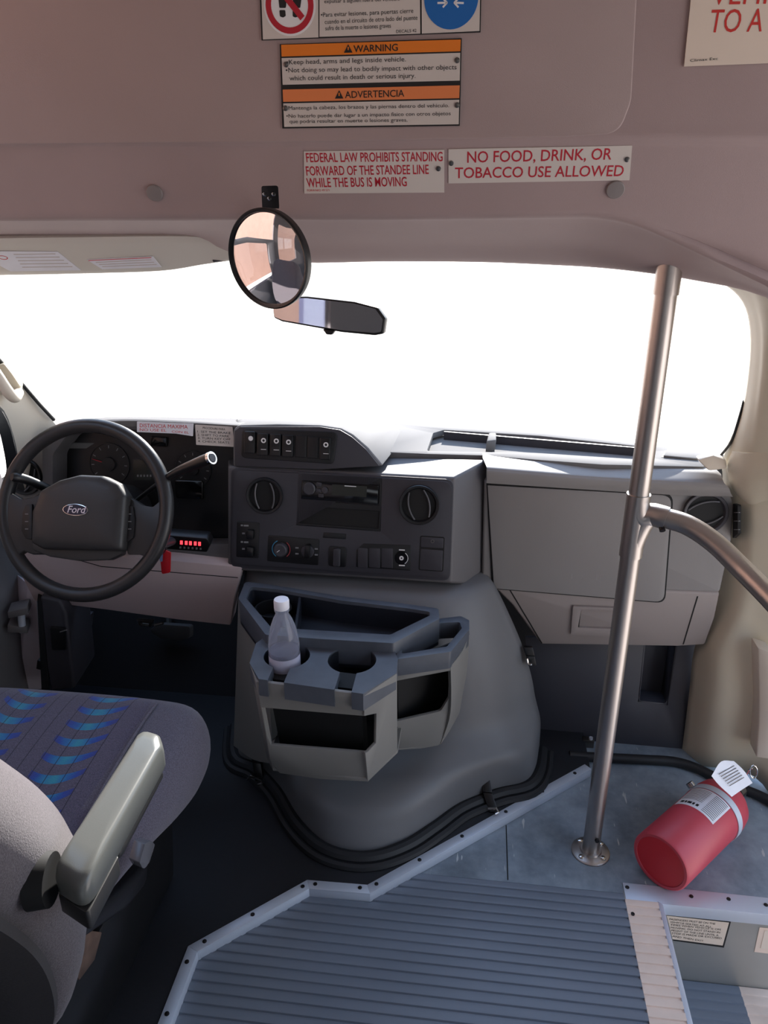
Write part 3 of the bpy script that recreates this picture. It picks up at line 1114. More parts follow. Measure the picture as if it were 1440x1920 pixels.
# dark strip carrying the shade of the tray's far wall in its colour; divider
p0, p1 = PZ(833, 809, TOPZ), PZ(1192, 839, TOPZ)
d = (p1 - p0)
nrm = Vector((-d.y, d.x, 0)).normalized()
p0, p1 = [Vector((p.x, p.y, TOPZ - 0.022)) - nrm * 0.004 for p in (p0, p1)]
f = [p0, p1, p1 + nrm * 0.006, p0 + nrm * 0.006]
MB().hull_prism(f, [q + Vector((0, 0, 0.0225)) for q in f]).build('tray_back_shade', M_dark, dash)
f = [PZ(910, 848, TOPZ - .02), PZ(928, 846, TOPZ - .02), PZ(928, 832, TOPZ - .02), PZ(914, 832, TOPZ - .02)]
MB().hull_prism(f, [q + Vector((0.002, 0.0, 0.03)) for q in f]).build('tray_divider', M_dashtop, dash, bevel=0.004)
# small square demister vent at the passenger end
f = tz((1243, 858), (1250, 846), (1300, 852), (1310, 864))
MB().prism(FT, f, TOPZ, TOPZ + 0.006).build('end_cap', M_dashtop, dash, bevel=0.003)
f = tz((1240, 858), (1246, 848), (1262, 858))
MB().prism(FT, f, TOPZ, TOPZ + 0.0012).build('end_slot', M_dark, dash)

# hump with the rocker switches
front = [FH.at(a, b, -0.004) for a, b in [(438, 806), (448, 797), (520, 795), (600, 797), (640, 803), (662, 815), (690, 840), (718, 874), (600, 882), (438, 876)]]
back = [PY(a, b, 1.95) for a, b in [(438, 792), (450, 785), (520, 785), (600, 787), (655, 790), (690, 793), (740, 799), (765, 815), (640, 835), (438, 830)]]
back = [Vector((p.x, p.y, max(0.76, p.z))) for p in back]
MB().hull_prism(front, back).build('switch_hump', M_dashtop, dash, bevel=0.006, seg=3)
# rear face panel, its shade put into the dark colour; switch plate
MB().prism(FH, FH.uvs([(440, 808), (450, 800), (600, 800), (638, 806), (660, 819), (686, 842), (712, 874), (600, 880), (440, 874)]), -0.006, 0.001).build('hump_face', M_dark, dash, bevel=0.0015)
sw = MB().prism(FH, rpoly(FH.uvs([(455, 803), (634, 810), (626, 870), (453, 858)]), 0.012), 0.0, 0.005).build('switch_plate', M_black, dash, bevel=0.002)
for i, (cx, cy, lit) in enumerate([(470, 829, 1), (494, 833, 1), (518, 834, 1), (541, 836, 1), (565, 837, 0), (587, 839, 0), (611, 841, 1)]):
    hw = 10.0 if lit else 10.5
    q = FH.uvs([(cx - hw, cy - 21), (cx + hw, cy - 20), (cx + hw - 0.5, cy + 21), (cx - hw - .5, cy + 20)], 0.005)
    r = MB().prism(FH, rpoly(q, 0.003), 0.004, 0.0135 if lit else 0.008).build('rocker', M_rockerlit if lit else M_black, sw, bevel=0.002)
    if lit:
        c = FH.uv(cx, cy - 7, 0.014)
        mb = MB().prism(FH, circ(c, 0.0058, 20), 0.0133, 0.0139, [circ(c, 0.003 if i != 4 else 0.002, 16)])
        if i == 0:
            mb = MB().prism(FH, circ(c, 0.0055, 20), 0.0133, 0.0139)
        if i:
            a, b = FH.uv(cx - 5, cy + 10, 0.014), FH.uv(cx + 5, cy + 10.4, 0.014)
            mb.prism(FH, [a, b, (b[0], b[1] + .0012), (a[0], a[1] + .0012)], 0.0133, 0.0139)
        mb.build('icon', M_icon, r)

# centre stack
front = [FS.at(a, b, -0.004) for a, b in [(428, 874), (852, 896), (846, 1093), (428, 1068)]]
back = [PY(428, 852, 1.80), PY(915, 861, 1.735), PY(905, 1098, 1.70), PY(428, 1060, 1.72)]
MB().hull_prism(front, back).build('stack_body', M_stackside, dash, bevel=0.006, seg=3)
MB().prism(FS, rpoly(FS.uvs([(433, 876), (851, 899), (844, 1090), (431, 1064)]), 0.02), -0.004, 0.0).build('stack_face', M_dark, dash, bevel=0.002)
cut = FS.uvs([(560, 884), (717, 896), (714, 996), (556, 984)])
bez = MB().prism(FS, rpoly(FS.uvs([(440, 880), (848, 903), (840, 1083), (435, 1056)]), 0.022), 0.0, 0.005, [rpoly(cut, 0.003)]).build('stack_bezel', M_stack, dash, bevel=0.002)


M_vane = mat('vent_vane', (92, 92, 96), 0.35)


def round_vent(F, c, rpx, name, ringm, nv, ang, parent, deep=0.03):
    cu = F.uv(*c)
    e = F.uv(c[0] + rpx, c[1])
    R = math.hypot(e[0] - cu[0], e[1] - cu[1])
    g = MB().lathe(F, cu, [(R, 0.0), (R, 0.007), (R * 0.97, 0.009), (R * 0.86, 0.008), (R * 0.80, 0.002), (R * 0.78, 0.0005)], 40, False, False).build(name, ringm, parent)
    MB().lathe(F, cu, [(R * 0.82, 0.0012), (R * 0.80, 0.0008)], 40).build('vent_duct', M_gap, g)
    for k in range(nv):
        off = (k - (nv - 1) / 2) * R * 0.72
        h = math.sqrt(max(0.0, (R * 0.78) ** 2 - off * off))
        pts = []
        for t in range(9):
            s = -1 + t / 4
            a = off + (0.16 * R * (1 - s * s)) * (1 if off >= 0 else -1)
            x, y = a, s * h
            pts.append(F.pt(cu[0] + x * math.cos(ang) - y * math.sin(ang), cu[1] + x * math.sin(ang) + y * math.cos(ang), 0.0050))
        MB().tube(pts, 0.0019, 8).build('vane', M_vane, g)
    return g, cu, R


FSV = Frame(FS.pt(0, 0, 0.0052), FS.n)
g, cu, R = round_vent(FSV, (497, 929), 34, 'air_vent', M_black, 2, 0.08, bez)
g, cu, R = round_vent(FSV, (786, 946), 38, 'air_vent', M_black, 2, 0.22, bez)

# radio with its surround and the pocket below
rd = MB().prism(FS, cut, -0.002, 0.004, [FS.uvs([(566, 897), (712, 907), (711, 947), (564, 937)]), FS.uvs([(561, 948), (712, 958), (710, 991), (559, 980)])]).build('radio_surround', M_black, dash, bevel=0.001)
MB().prism(FS, FS.uvs([(558, 945), (715, 955), (712, 995), (556, 985)]), 0.0003, 0.0010).build('pocket_shade', M_gap, rd)  # flat black plate, its colour stands for the shaded depth of the pocket
ra = MB().prism(FS, rpoly(FS.uvs([(567, 899), (711, 909), (710, 945), (565, 935)]), 0.003), -0.003, 0.006).build('radio', M_glossblack, dash, bevel=0.0015)
mb = MB()
cpx = FS.uv(580, 916, .006)
mb.lathe(FS, cpx, [(0.0145, .005), (0.0145, .010), (0.012, .012), (0.006, .0115)], 28)
mb.build('volume_knob', M_dark, ra)
mb = MB()
for x, y in ((598, 908), (597, 920), (602, 929)):
    mb.prism(FS, rpoly(FS.uvs([(x - 5, y - 4), (x + 5, y - 3), (x + 5, y + 4), (x - 5, y + 3)], .006), .002), 0.005, 0.0078)
mb.prism(FS, circ(FS.uv(609, 919, .006), 0.0075, 20), 0.005, 0.009)
mb.build('button', M_dark, ra, bevel=0.0006)
MB().prism(FS, FS.uvs([(623, 908), (688, 912), (687, 932), (622, 928)], .006), 0.0058, 0.0064).build('display', M_lcd, ra)
mb = MB()
mb.prism(FS, FS.uvs([(646, 910.2), (668, 911.6), (668, 913), (646, 911.6)], .0065), 0.0064, 0.0068)
mb.build('logo_mark', M_icon, ra)
# small dark tab under the radio
MB().prism(FS, FS.uvs([(608, 997), (650, 1000), (649, 1010), (606, 1007)]), 0.004, 0.0065).build('badge', M_black, bez, bevel=0.0008)

# headlamp style rocker pair at the left
sp = MB().prism(FS, rpoly(FS.uvs([(446, 976), (488, 979), (486, 1046), (444, 1043)]), 0.004), 0.004, 0.0062).build('side_switch_plate', M_black, bez, bevel=0.001)
for y in (1000, 1032):
    r = MB().prism(FS, rpoly(FS.uvs([(466, y - 9), (479, y - 8), (478, y + 9), (464, y + 9)]), 0.003), 0.006, 0.016).build('rocker', M_rockerlit, sp, bevel=0.002)
mb = MB()
for x, y, w in ((455, 984, 4), (463, 984.5, 9), (455, 1015, 4), (463, 1015.5, 8), (458, 999, 5), (458, 1028, 5)):
    mb.prism(FS, FS.uvs([(x - w / 2, y - 1.6), (x + w / 2, y - 1.5), (x + w / 2, y + 1.5), (x - w / 2, y + 1.4)]), 0.0062, 0.0066)
mb.build('marking', M_icongrey, sp)

# climate controls
cp_ = MB().prism(FS, rpoly(FS.uvs([(504, 1002), (600, 1010), (598, 1059), (502, 1051)]), 0.004), 0.004, 0.0062).build('climate_plate', M_black, bez, bevel=0.001)
c = FS.uv(527, 1030, .007)
k = MB().lathe(FS, c, [(0.0165, .006), (0.016, .018), (0.013, .020), (0.004, .0195)], 28).build('temperature_knob', M_dark, cp_)
a = [FS.uv(519, 1036, .02), FS.uv(524, 1032, .02)]
MB().prism(FS, [(a[0][0], a[0][1]), (a[1][0], a[1][1] - .001), (a[1][0], a[1][1] + .001), (a[0][0], a[0][1] + .0015)], .0195, .0206).build('pointer', M_icon, k)
def arc(F, c, r0, r1, a0, a1, w0, w1, n=14):
    o_ = [(c[0] + r1 * math.cos(a0 + (a1 - a0) * i / n), c[1] + r1 * math.sin(a0 + (a1 - a0) * i / n)) for i in range(n + 1)]
    i_ = [(c[0] + r0 * math.cos(a0 + (a1 - a0) * i / n), c[1] + r0 * math.sin(a0 + (a1 - a0) * i / n)) for i in range(n + 1)]
    return MB().prism(F, o_ + i_[::-1], w0, w1)
M_coldblue = mat('marking_blue', (60, 150, 190), 0.5)
M_hotred = mat('marking_red', (170, 60, 66), 0.5)
arc(FS, c, .0205, .0222, 4.1, 2.0, .0058, .0066).build('cold_marking', M_coldblue, cp_)
arc(FS, c, .0205, .0222, 0.9, -0.9, .0058, .0066).build('hot_marking', M_hotred, cp_)
c = FS.uv(577, 1034, .007)
k = MB().lathe(FS, c, [(0.0155, .006), (0.015, .012), (0.012, .013)], 28).build('fan_knob', M_dark, cp_)
q = FS.uvs([(572, 1022), (582, 1022.5), (580, 1047), (570, 1046.5)], .02)
MB().prism(FS, rpoly(q, .002), .012, .022).build('grip', M_rockerlit, k, bevel=.0015)
mb = MB()
for x, y in ((558, 1026), (558, 1037), (594, 1028), (594, 1039)):
    mb.prism(FS, FS.uvs([(x - 3, y - 1.5), (x + 3, y - 1.2), (x + 3, y + 1.4), (x - 3, y + 1.2)]), .0060, .0066)
mb.build('marking', M_icongrey, cp_)
# lamp dimmer
dm = MB().prism(FS, rpoly(FS.uvs([(617, 1022), (651, 1025), (650, 1063), (616, 1060)]), 0.008), 0.004, 0.0062).build('dimmer_plate', M_black, bez, bevel=.001)
q = FS.uvs([(627, 1026), (640, 1027), (639, 1060), (626, 1059)])
MB().prism(FS, rpoly(q, .004), .006, .014).build('dimmer_knob', M_dark, dm, bevel=.002)
# row of blanks with the mode knob
rp = MB().prism(FS, rpoly(FS.uvs([(669, 1030), (682, 1018), (771, 1021), (770, 1069), (668, 1062)]), 0.003), 0.004, 0.0058).build('blank_switch_plate', M_black, bez, bevel=.001)
for x0, x1 in ((672, 690), (693, 713), (716, 737)):
    MB().prism(FS, rpoly(FS.uvs([(x0, 1026 + (x0 - 672) * .02), (x1, 1027), (x1, 1064), (x0, 1062)]), 0.002), .005, .0075).build('blank', M_dark, rp, bevel=.001)
c = FS.uv(753, 1046, .007)
k = MB().lathe(FS, c, [(0.0165, .005), (0.016, .009), (0.0155, .0095)], 28).build('mode_knob', M_glossblack, rp)
mb = MB().prism(FS, circ(c, .0052, 16), .0094, .0101, [circ(c, .002, 10)])
o_ = arc(FS, c, .0142, .0155, 1.0, -1.0, .0094, .0101)
mb.add(o_.v, o_.f)
for dy in (-15, 14):
    mb.prism(FS, FS.uvs([(748, 1046 + dy - 1), (759, 1046.5 + dy - 1), (759, 1047.5 + dy), (748, 1047 + dy)], .01), .0094, .0101)
mb.build('icon', M_icon, k)
# square blank with a little lock above it
bl = MB().prism(FS, rpoly(FS.uvs([(788, 1003), (834, 1006), (831, 1071), (785, 1068)]), 0.005), 0.0045, 0.0052).build('lock_panel', M_gap, bez)
MB().prism(FS, rpoly(FS.uvs([(790, 1005), (832, 1008), (831, 1027), (789, 1024)]), 0.003), 0.005, 0.0062).build('lock_plate', M_dark, bl, bevel=.0006)
MB().prism(FS, rpoly(FS.uvs([(789, 1028), (831, 1031), (829, 1069), (787, 1066)]), 0.003), 0.005, 0.0062).build('blank', M_dark, bl, bevel=.0006)
c = FS.uv(811, 1015, .0064)
MB().prism(FS, circ(c, .0042, 16), .006, .0072, [circ(c, .0028, 16)]).build('lock', M_steeldark, bl)

# passenger side: padded lip, glove box panel, door, lower drawer, vent
def lip(*pts):
    return [PY(*p) for p in pts]
rows = [lip((905, 858, 1.735), (1020, 867, 1.735), (1130, 876, 1.732), (1318, 882, 1.72), (1352, 889, 1.71)),
        lip((912, 875, 1.698), (1020, 884, 1.698), (1130, 892, 1.696), (1318, 902, 1.688), (1358, 906, 1.684)),
        lip((913, 880, 1.692), (1020, 889, 1.692), (1130, 897, 1.69), (1318, 908, 1.683), (1366, 914, 1.68)),
        lip((913, 885, 1.689), (1020, 894, 1.689), (1130, 902, 1.687), (1318, 913, 1.681), (1368, 918, 1.68)),
        lip((913, 896, 1.688), (1020, 904, 1.688), (1130, 911, 1.686), (1318, 920, 1.682), (1370, 924, 1.68)),
        lip((912, 906, 1.690), (1020, 913, 1.690), (1130, 920, 1.690), (1262, 928, 1.690), (1374, 932, 1.686))]
MB().sheet(rows, 4, 4, (0, 0.045, -0.002)).build('passenger_lip', M_dash, dash, sharp=60)
MB().prism(FG, rpoly(FG.uvs([(908, 900), (1368, 922), (1377, 950), (1372, 1012), (1350, 1112), (903, 1096)]), [0, .01, .01, .02, .01, 0]), -0.16, -0.001).build('passenger_panel', M_dash, dash, bevel=0.006, seg=3)
MB().prism(FG, rpoly(FG.uvs([(912, 906), (1263, 925), (1247, 1131), (922, 1104)]), [.002, .026, .02, .004]), -0.001, 0.0006).build('glove_box_gap', M_gap, dash)
gb = MB().prism(FG, rpoly(FG.uvs([(914, 909), (1259, 928), (1244, 1128), (926, 1102)]), [.002, .025, .02, .004]), -0.001, 0.005).build('glove_box_door', M_dash, dash, bevel=0.002)
mb = MB()
for ch, x in (('I', 1070), ('X', 1087), ('I', 1117), ('E', 1124), ('X', 1140), ('T', 1209)):
    mb.text(FG, ch, (x, 1086 + (x - 1070) * .03), (x + (3 if ch == 'I' else 10), 1086.2 + (x - 1070) * .03), 11, .0052)
mb.build('embossed_lettering', M_dash, gb)
g, cu, R = round_vent(Frame(FG.pt(0, 0, 0.0008), FG.n), (1322, 961), 43, 'air_vent', M_dark, 2, 1.9, dash)
dr = MB().prism(FL, FL.uvs([(903, 1096), (955, 1098), (1350, 1112), (1340, 1160), (1322, 1210), (1270, 1213), (1014, 1209), (960, 1135), (930, 1105)]), -0.10, 0.0).build('lower_panel', M_dashlow, dash, bevel=0.008, seg=3)
def strip(F, a, b, wpx, w0, w1):
    p, q = Vector(F.uv(*a)), Vector(F.uv(*b))
    n_ = Vector((-(q - p).y, (q - p).x)).normalized() * wpx * 0.5
    return MB().prism(F, [p - n_, q - n_, q + n_, p + n_], w0, w1)
strip(FL, (956, 1106), (1016, 1206), 0.003, -0.001, 0.0006).build('seam', M_gap, dr)
strip(FL, (1308, 1118), (1281, 1208), 0.003, -0.001, 0.0006).build('seam', M_gap, dr)
ho, hi = FL.uvs([(1074, 1134), (1172, 1138), (1166, 1192), (1070, 1187)]), FL.uvs([(1089, 1141), (1163, 1144), (1158, 1177), (1083, 1174)])
h = MB().prism(FL, rpoly(ho, .002), 0.0, 0.006, [rpoly(hi, .002)]).build('handle_frame', M_dashlow, dr, bevel=0.0015)
strip(FL, (1088, 1142), (1084, 1174), 0.004, 0.0, 0.003).build('recess_dark_edge', M_gap, h)  # dark strip along the left edge of the handle recess
# dark side vent beyond the end of the dashboard
FV = frame3(PY(1378, 945, 1.70), PY(1388, 945, 1.66), PY(1376, 1005, 1.70))
sv = MB().prism(FV, rpoly(FV.uvs([(1377, 944), (1386, 947), (1386, 1000), (1376, 1010)]), .004), -0.004, 0.003).build('side_vent', M_gap, dash)
mb = MB()
for y in (961, 977, 993):
    a, b = FV.uv(1376.5, y, .005), FV.uv(1386, y, .005)
    mb.prism(FV, [(a[0], a[1] - .0008), (b[0], b[1] - .0008), (b[0], b[1] + .0008), (a[0], a[1] + .0008)], .003, .006)
mb.build('slat', M_icongrey, sv)

# instrument binnacle: hood, frame, dark face, gauges
rows = [[FC.at(a, b, 0.075) for a, b in ((96, 812), (150, 796), (230, 789), (340, 792), (450, 798))],
        [FC.at(a, b, 0.055) for a, b in ((92, 808), (150, 791), (230, 785), (340, 788), (450, 795))],
        [PY(a, b, 1.80) for a, b in ((110, 800), (160, 788), (230, 784), (340, 786), (442, 789))],
        [PY(a, b, 1.90) for a, b in ((120, 792), (165, 785), (230, 782), (340, 783), (446, 785))]]
MB().sheet(rows, 4, 4, (0, 0.0, -0.014)).build('binnacle_hood', M_dashtop, dash, sharp=60)
outer = rpoly(FC.uvs([(78, 838), (122, 800), (215, 788), (452, 797), (455, 1064), (320, 1064), (80, 1010)], .07), [.02, .03, .02, 0, 0, 0, 0])
hole = rpoly(FC.uvs([(99, 930), (99, 852), (128, 814), (215, 804), (446, 818), (446, 1020), (300, 1020)], .07), [.01, .03, .04, .02, .004, .004, .01])
MB().prism(FC, outer, 0.0, 0.07, [hole]).build('binnacle_frame', M_stackside, dash, bevel=0.004)
cl = MB().prism(FC, FC.uvs([(80, 800), (452, 800), (456, 1066), (80, 1066)], 0), -0.01, 0.004).build('instrument_face', M_black, dash)
def gauge(cx, cy, rpx, needle, n=9, name='gauge'):
    c = FC.uv(cx, cy, .006)
    e = FC.uv(cx + rpx, cy, .006)
    R = e[0] - c[0]
    g = MB().lathe(FC, c, [(R, .003), (R, .008), (R * .95, .008), (R * .94, .006)], 36).build(name, M_black, cl)
    mb = MB()
    for k in range(n):
        a = math.radians(215 - 250 * k / (n - 1))
        d_ = Vector((math.cos(a), math.sin(a)))
        t_ = Vector((-d_.y, d_.x))
        p = Vector(c) + d_ * R * .74
        q = Vector(c) + d_ * R * .88
        mb.prism(FC, [p - t_ * .0009, q - t_ * .0009, q + t_ * .0009, p + t_ * .0009], .006, .0068)
    mb.build('tick', M_icongrey, g)
    MB().lathe(FC, c, [(R * .34, .006), (R * .32, .012), (R * .2, .0125)], 24).build('hub', M_black, g)
    if needle is not None:
        a = math.radians(needle)
        d_ = Vector((math.cos(a), math.sin(a)))
        t_ = Vector((-d_.y, d_.x))
        p, q = Vector(c) + d_ * R * .3, Vector(c) + d_ * R * .85
        MB().prism(FC, [p - t_ * .0012, q - t_ * .0006, q + t_ * .0006, p + t_ * .0012], .009, .010).build('needle', M_red, g)
gauge(205, 870, 38, 165)
gauge(362, 880, 34, None)
MB().prism(FC, FC.uvs([(250, 862), (284, 862), (284, 900), (250, 900)], .005), .003, .006).build('display', M_lcd, cl)
mb = MB()
for k in range(5):
    mb.prism(FC, FC.uvs([(257 + k * 6, 890), (260 + k * 6, 890), (260 + k * 6, 894), (257 + k * 6, 894)], .006), .0058, .0064)
mb.build('indicator', M_icongrey, cl)
mb = MB().prism(FC, rpoly(FC.uvs([(328, 900), (380, 902), (380, 936), (330, 934)], .012), .004), .003, .012)
mb.build('headlamp_switch', M_glossblack, cl, bevel=.002)
mb = MB().prism(FC, rpoly(FC.uvs([(282, 818), (312, 820), (312, 838), (282, 836)], .012), .002), .003, .012)
mb.build('dimmer_wheel', M_glossblack, cl, bevel=.002)
# driver side vent pod
pod = MB().prism(FC, rpoly(FC.uvs([(0, 962), (4, 920), (34, 868), (62, 842), (100, 832), (103, 940), (60, 965)], .05), [0, .01, .03, .02, .01, 0, 0]), -0.05, 0.05).build('vent_pod', M_dash, dash, bevel=.008, seg=3)
cu_ = FC.uv(46, 893, .05)
class _F(Frame):
    pass
FC2 = Frame(FC.pt(0, 0, .05), FC.n)
round_vent(FC2, (47, 893), 33, 'air_vent', M_black, 2, -0.5, dash)
# knee panel under the wheel
kp = MB().prism(FP, FP.uvs([(30, 1022), (110, 1030), (200, 1042), (330, 1052), (454, 1064), (440, 1120), (432, 1173), (330, 1162), (200, 1144), (64, 1127), (40, 1080)]), -0.05, 0.0).build('knee_panel', M_knee, dash, bevel=0.004)
mb = strip(FP, (112, 1040), (190, 1062), 0.0022, -.001, .0006)
m2 = strip(FP, (190, 1062), (446, 1083), 0.0022, -.001, .0006)
mb.add(m2.v, m2.f)
mb.build('seam', M_gap, kp)
# indicator box with red lamps
ib = MB().prism(FP, rpoly(FP.uvs([(312, 1004), (388, 1010), (394, 1022), (388, 1036), (312, 1030)], .009), [.004, .008, .006, .008, .004]), -.02, .009).build('lamp_box', M_black, dash, bevel=.003)
mb = MB()
for k, x in enumerate((340, 349, 357, 366, 374)):
    mb.prism(FP, FP.uvs([(x - 2.3, 1014 + k * .6), (x + 2.3, 1014.3 + k * .6), (x + 2.3, 1021 + k * .6), (x - 2.3, 1020.7 + k * .6)], .010), .0085, .0102)
mb.build('red_lamp', M_redlamp, ib)
mb = MB().prism(FP, FP.uvs([(322, 1011), (326, 1011), (326, 1017), (322, 1017)], .010), .0085, .0102)
mb.build('white_lamp', M_whitelamp, ib)
mb = MB()
for k in range(6):
    x = 338 + k * 7.6
    mb.prism(FP, FP.uvs([(x - 1.6, 1025 + k * .5), (x + 1.6, 1025 + k * .5), (x + 1.6, 1028.5 + k * .5), (x - 1.6, 1028.5 + k * .5)], .010), .0085, .0099)
mb.build('marking', M_icongrey, ib)

# paper labels on the hood lip
FN = frame3(FC.at(257, 792, .077), FC.at(440, 800, .077), FC.at(440, 840, .080))
def label_sheet(name, F, pts, m, label, lines, ink, parent=None, h=6, shear=0):
    s_ = MB().prism(F, rpoly(F.uvs(pts), .002), 0.0, 0.0006).build(name, m, parent)
    if parent is None:
        tag(s_, label, 'sticker')
    mb = MB()
    for txt, a, b, hh in lines:
        mb.text(F, txt, a, b, hh, .0009, shear)
    mb.build('printing', ink, s_)
    return s_
o = label_sheet('warning_sticker', FN, [(257, 790), (363, 794), (362, 818), (330, 813), (257, 810)], M_paper, 'white sticker with pink-red lettering on the instrument hood',
            [('DISTANCIA MAXIMA', (262, 801), (352, 804), 7), ('NO USE EL', (262, 808), (312, 809.5), 5), ('CON EL', (322, 811), (354, 813), 4)], M_redsign)
o = label_sheet('notice_sticker', FN, [(366, 796), (436, 800), (440, 838), (368, 834)], M_sign, 'grey white sticker of small black print on the instrument hood beside the switch hump',
            [('PROCEDURE PARA', (380, 804), (422, 807), 4), ('1. SET THE BRAKE', (370, 811), (432, 814), 4), ('2. SHIFT TO PARK', (370, 817), (430, 820), 4), ('3. TURN KEY OFF', (371, 823), (432, 826), 4), ('4. CHECK SEATS', (371, 829), (430, 832), 4)], M_ink)

# ================================================================== ENGINE COVER WITH ITS CONSOLE
eng = thing('engine_cover', (-0.2, 1.5, CAB_Z), 'grey moulded engine cover with cup holder console standing below the centre stack', 'engine cover')
bpx = [(432, 1408), (448, 1425), (486, 1446), (528, 1490), (560, 1545), (602, 1588), (650, 1607), (702, 1608), (760, 1588), (812, 1554), (862, 1518), (930, 1491), (984, 1478), (1004, 1452), (1010, 1410)]
BASE = [PZ(a, b, CAB_Z) for a, b in bpx]
BASE[0] = Vector((-0.60, 1.66, CAB_Z))
BASE[-1] = Vector((0.20, 1.66, CAB_Z))
def crow(z, xl, xr, yf, t, yend=1.67, pw=3.2):
    out = []
    n = len(BASE)
    for i, b_ in enumerate(BASE):
        u = -1 + 2 * i / (n - 1)
        su = math.copysign(abs(u) ** 0.8, u)
        x = (xl + xr) / 2 + (xr - xl) / 2 * su
        y = yf + (yend - yf) * abs(u) ** pw
        p = Vector((x, y, z))
        q = Vector((b_.x, b_.y, z))
        out.append(p * t + q * (1 - t))
    return out
rows = [crow(0.516, -0.54, 0.036, 1.66, 1, 1.70), crow(0.512, -0.545, 0.042, 1.62, 1, 1.69), crow(0.495, -0.552, 0.062, 1.565, 1), crow(0.43, -0.563, 0.095, 1.53, 1),
        crow(0.34, -0.578, 0.135, 1.51, 1), crow(0.25, -0.59, 0.165, 1.50, 1), crow(0.19, -0.597, 0.178, 1.485, .97), crow(0.155, -0.60, 0.186, 1.45, .82), crow(0.135, -0.60, 0.19, 1.42, .55),
        crow(0.11, -0.60, 0.195, 1.40, .30), crow(0.075, -0.60, 0.198, 1.40, .16), crow(0.042, -0.6, 0.2, 1.40, 0.06), crow(CAB_Z, -0.6, 0.2, 1.4, 0.0)]
mb = MB()
mb.loft(rows, 4, 4)
o = mb.build('cover_shell', M_cover, eng, sharp=70)
md = o.modifiers.new('thick', 'SOLIDIFY')
md.thickness = 0.006
md.offset = -1
# rubber seal, two beads round the foot
bs = spline([b_ + Vector((0, 0, 0.010)) for b_ in BASE], 5)
ctr = Vector((-0.2, 1.7, 0))
def grow(pts, d):
    out = []
    for i, p in enumerate(pts):
        t = (pts[min(i + 1, len(pts) - 1)] - pts[max(i - 1, 0)]).normalized()
        out.append(p + Vector((t.y, -t.x, 0)) * d)
    return out
sl = MB().tube(grow(bs, 0.008), 0.015, 10).build('foot_seal', M_rubber, eng)
MB().tube([p + Vector((0, 0, -0.006)) for p in grow(bs, 0.029)], 0.010, 8).build('outer_bead', M_rubber, sl)


def strap_latch(px_pts, y_pts, buckle, name='latch'):
    pts = [PY(a, b, y) for (a, b), y in zip(px_pts, y_pts)]
    mb = MB()
    for p, q in zip(pts, pts[1:]):
        u = Vector((1, 0, 0))
        w = 0.011
        nn = (q - p).cross(u).normalized() * 0.008
        f = [p - u * w, p + u * w, q + u * w, q - u * w]
        mb.hull_prism([v + nn for v in f], [v - nn for v in f])
    l = mb.build(name, M_black, eng, bevel=0.002)
    if buckle:
        b_ = [PY(a, c, y) for a, c, y in buckle]
        MB().tube(b_, 0.0032, 8).build('buckle_wire', M_chrome, l)
    return l
strap_latch([(478, 1396), (482, 1428), (488, 1464)], [1.487, 1.475, 1.462], [(463, 1462, 1.45), (470, 1455, 1.448), (488, 1462, 1.445), (492, 1468, 1.445), (484, 1472, 1.443)])
strap_latch([(908, 1450), (914, 1486), (926, 1522)], [1.492, 1.462, 1.437], [(916, 1516, 1.43), (930, 1516, 1.425), (935, 1522, 1.425), (928, 1526, 1.42)])
strap_latch([(990, 1212), (994, 1228), (997, 1246)], [1.66, 1.655, 1.65], [(988, 1234, 1.63), (990, 1244, 1.63), (997, 1246, 1.63)])

# console: upper tray
TZ_, CZ_ = 0.522, 0.500
def zz(z, *pts):
    return [(p.x, p.y) for p in (PZ(a, b, z) for a, b in pts)]
out_t = zz(TZ_, (447, 1122), (460, 1090), (520, 1098), (640, 1118), (760, 1132), (822, 1141), (824, 1160), (738, 1206), (600, 1198), (498, 1190))
ci = sum((Vector(p) for p in out_t), Vector((0, 0))) / len(out_t)
in_t = zz(TZ_, (462, 1122), (470, 1100), (520, 1105), (640, 1126), (760, 1140), (806, 1147), (806, 1154), (732, 1190), (600, 1182), (508, 1176))
con = MB().prism(FT, rpoly(out_t, .010), 0.465, TZ_, [rpoly(in_t, .008)]).build('console_tray', M_tray, eng, bevel=0.003)
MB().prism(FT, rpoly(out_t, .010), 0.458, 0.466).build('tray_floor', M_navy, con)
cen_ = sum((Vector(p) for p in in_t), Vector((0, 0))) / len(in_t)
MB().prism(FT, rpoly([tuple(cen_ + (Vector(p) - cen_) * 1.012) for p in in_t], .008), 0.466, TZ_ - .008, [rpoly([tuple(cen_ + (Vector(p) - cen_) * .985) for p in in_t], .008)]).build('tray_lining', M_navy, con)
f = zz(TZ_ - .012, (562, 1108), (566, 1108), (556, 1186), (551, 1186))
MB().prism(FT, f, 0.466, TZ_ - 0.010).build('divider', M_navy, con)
cc_ = zz(0.50, (512, 1140))[0]
MB().lathe(Frame((0, 0, 0), (0, 0, 1), (0, 1, 0)), cc_, [(.042, .466), (.042, .500), (.038, .500), (.038, .467)], 28, False, False).build('round_cup', M_black, con)
# outer skirt of the upper tray, running down to the cover
sk_t = [PZ(447, 1124, .50), PZ(470, 1162, .50), PZ(500, 1194, .50)]
sk_b = [PY(438, 1398, 1.52), PY(474, 1424, 1.45), PY(512, 1432, 1.36)]
sk_m = [a * .55 + b * .45 for a, b in zip(sk_t, sk_b)]
MB().sheet([sk_t, sk_m, sk_b], 3, 4, (0.01, 0.012, 0)).build('console_skirt', M_bin, eng, sharp=50)

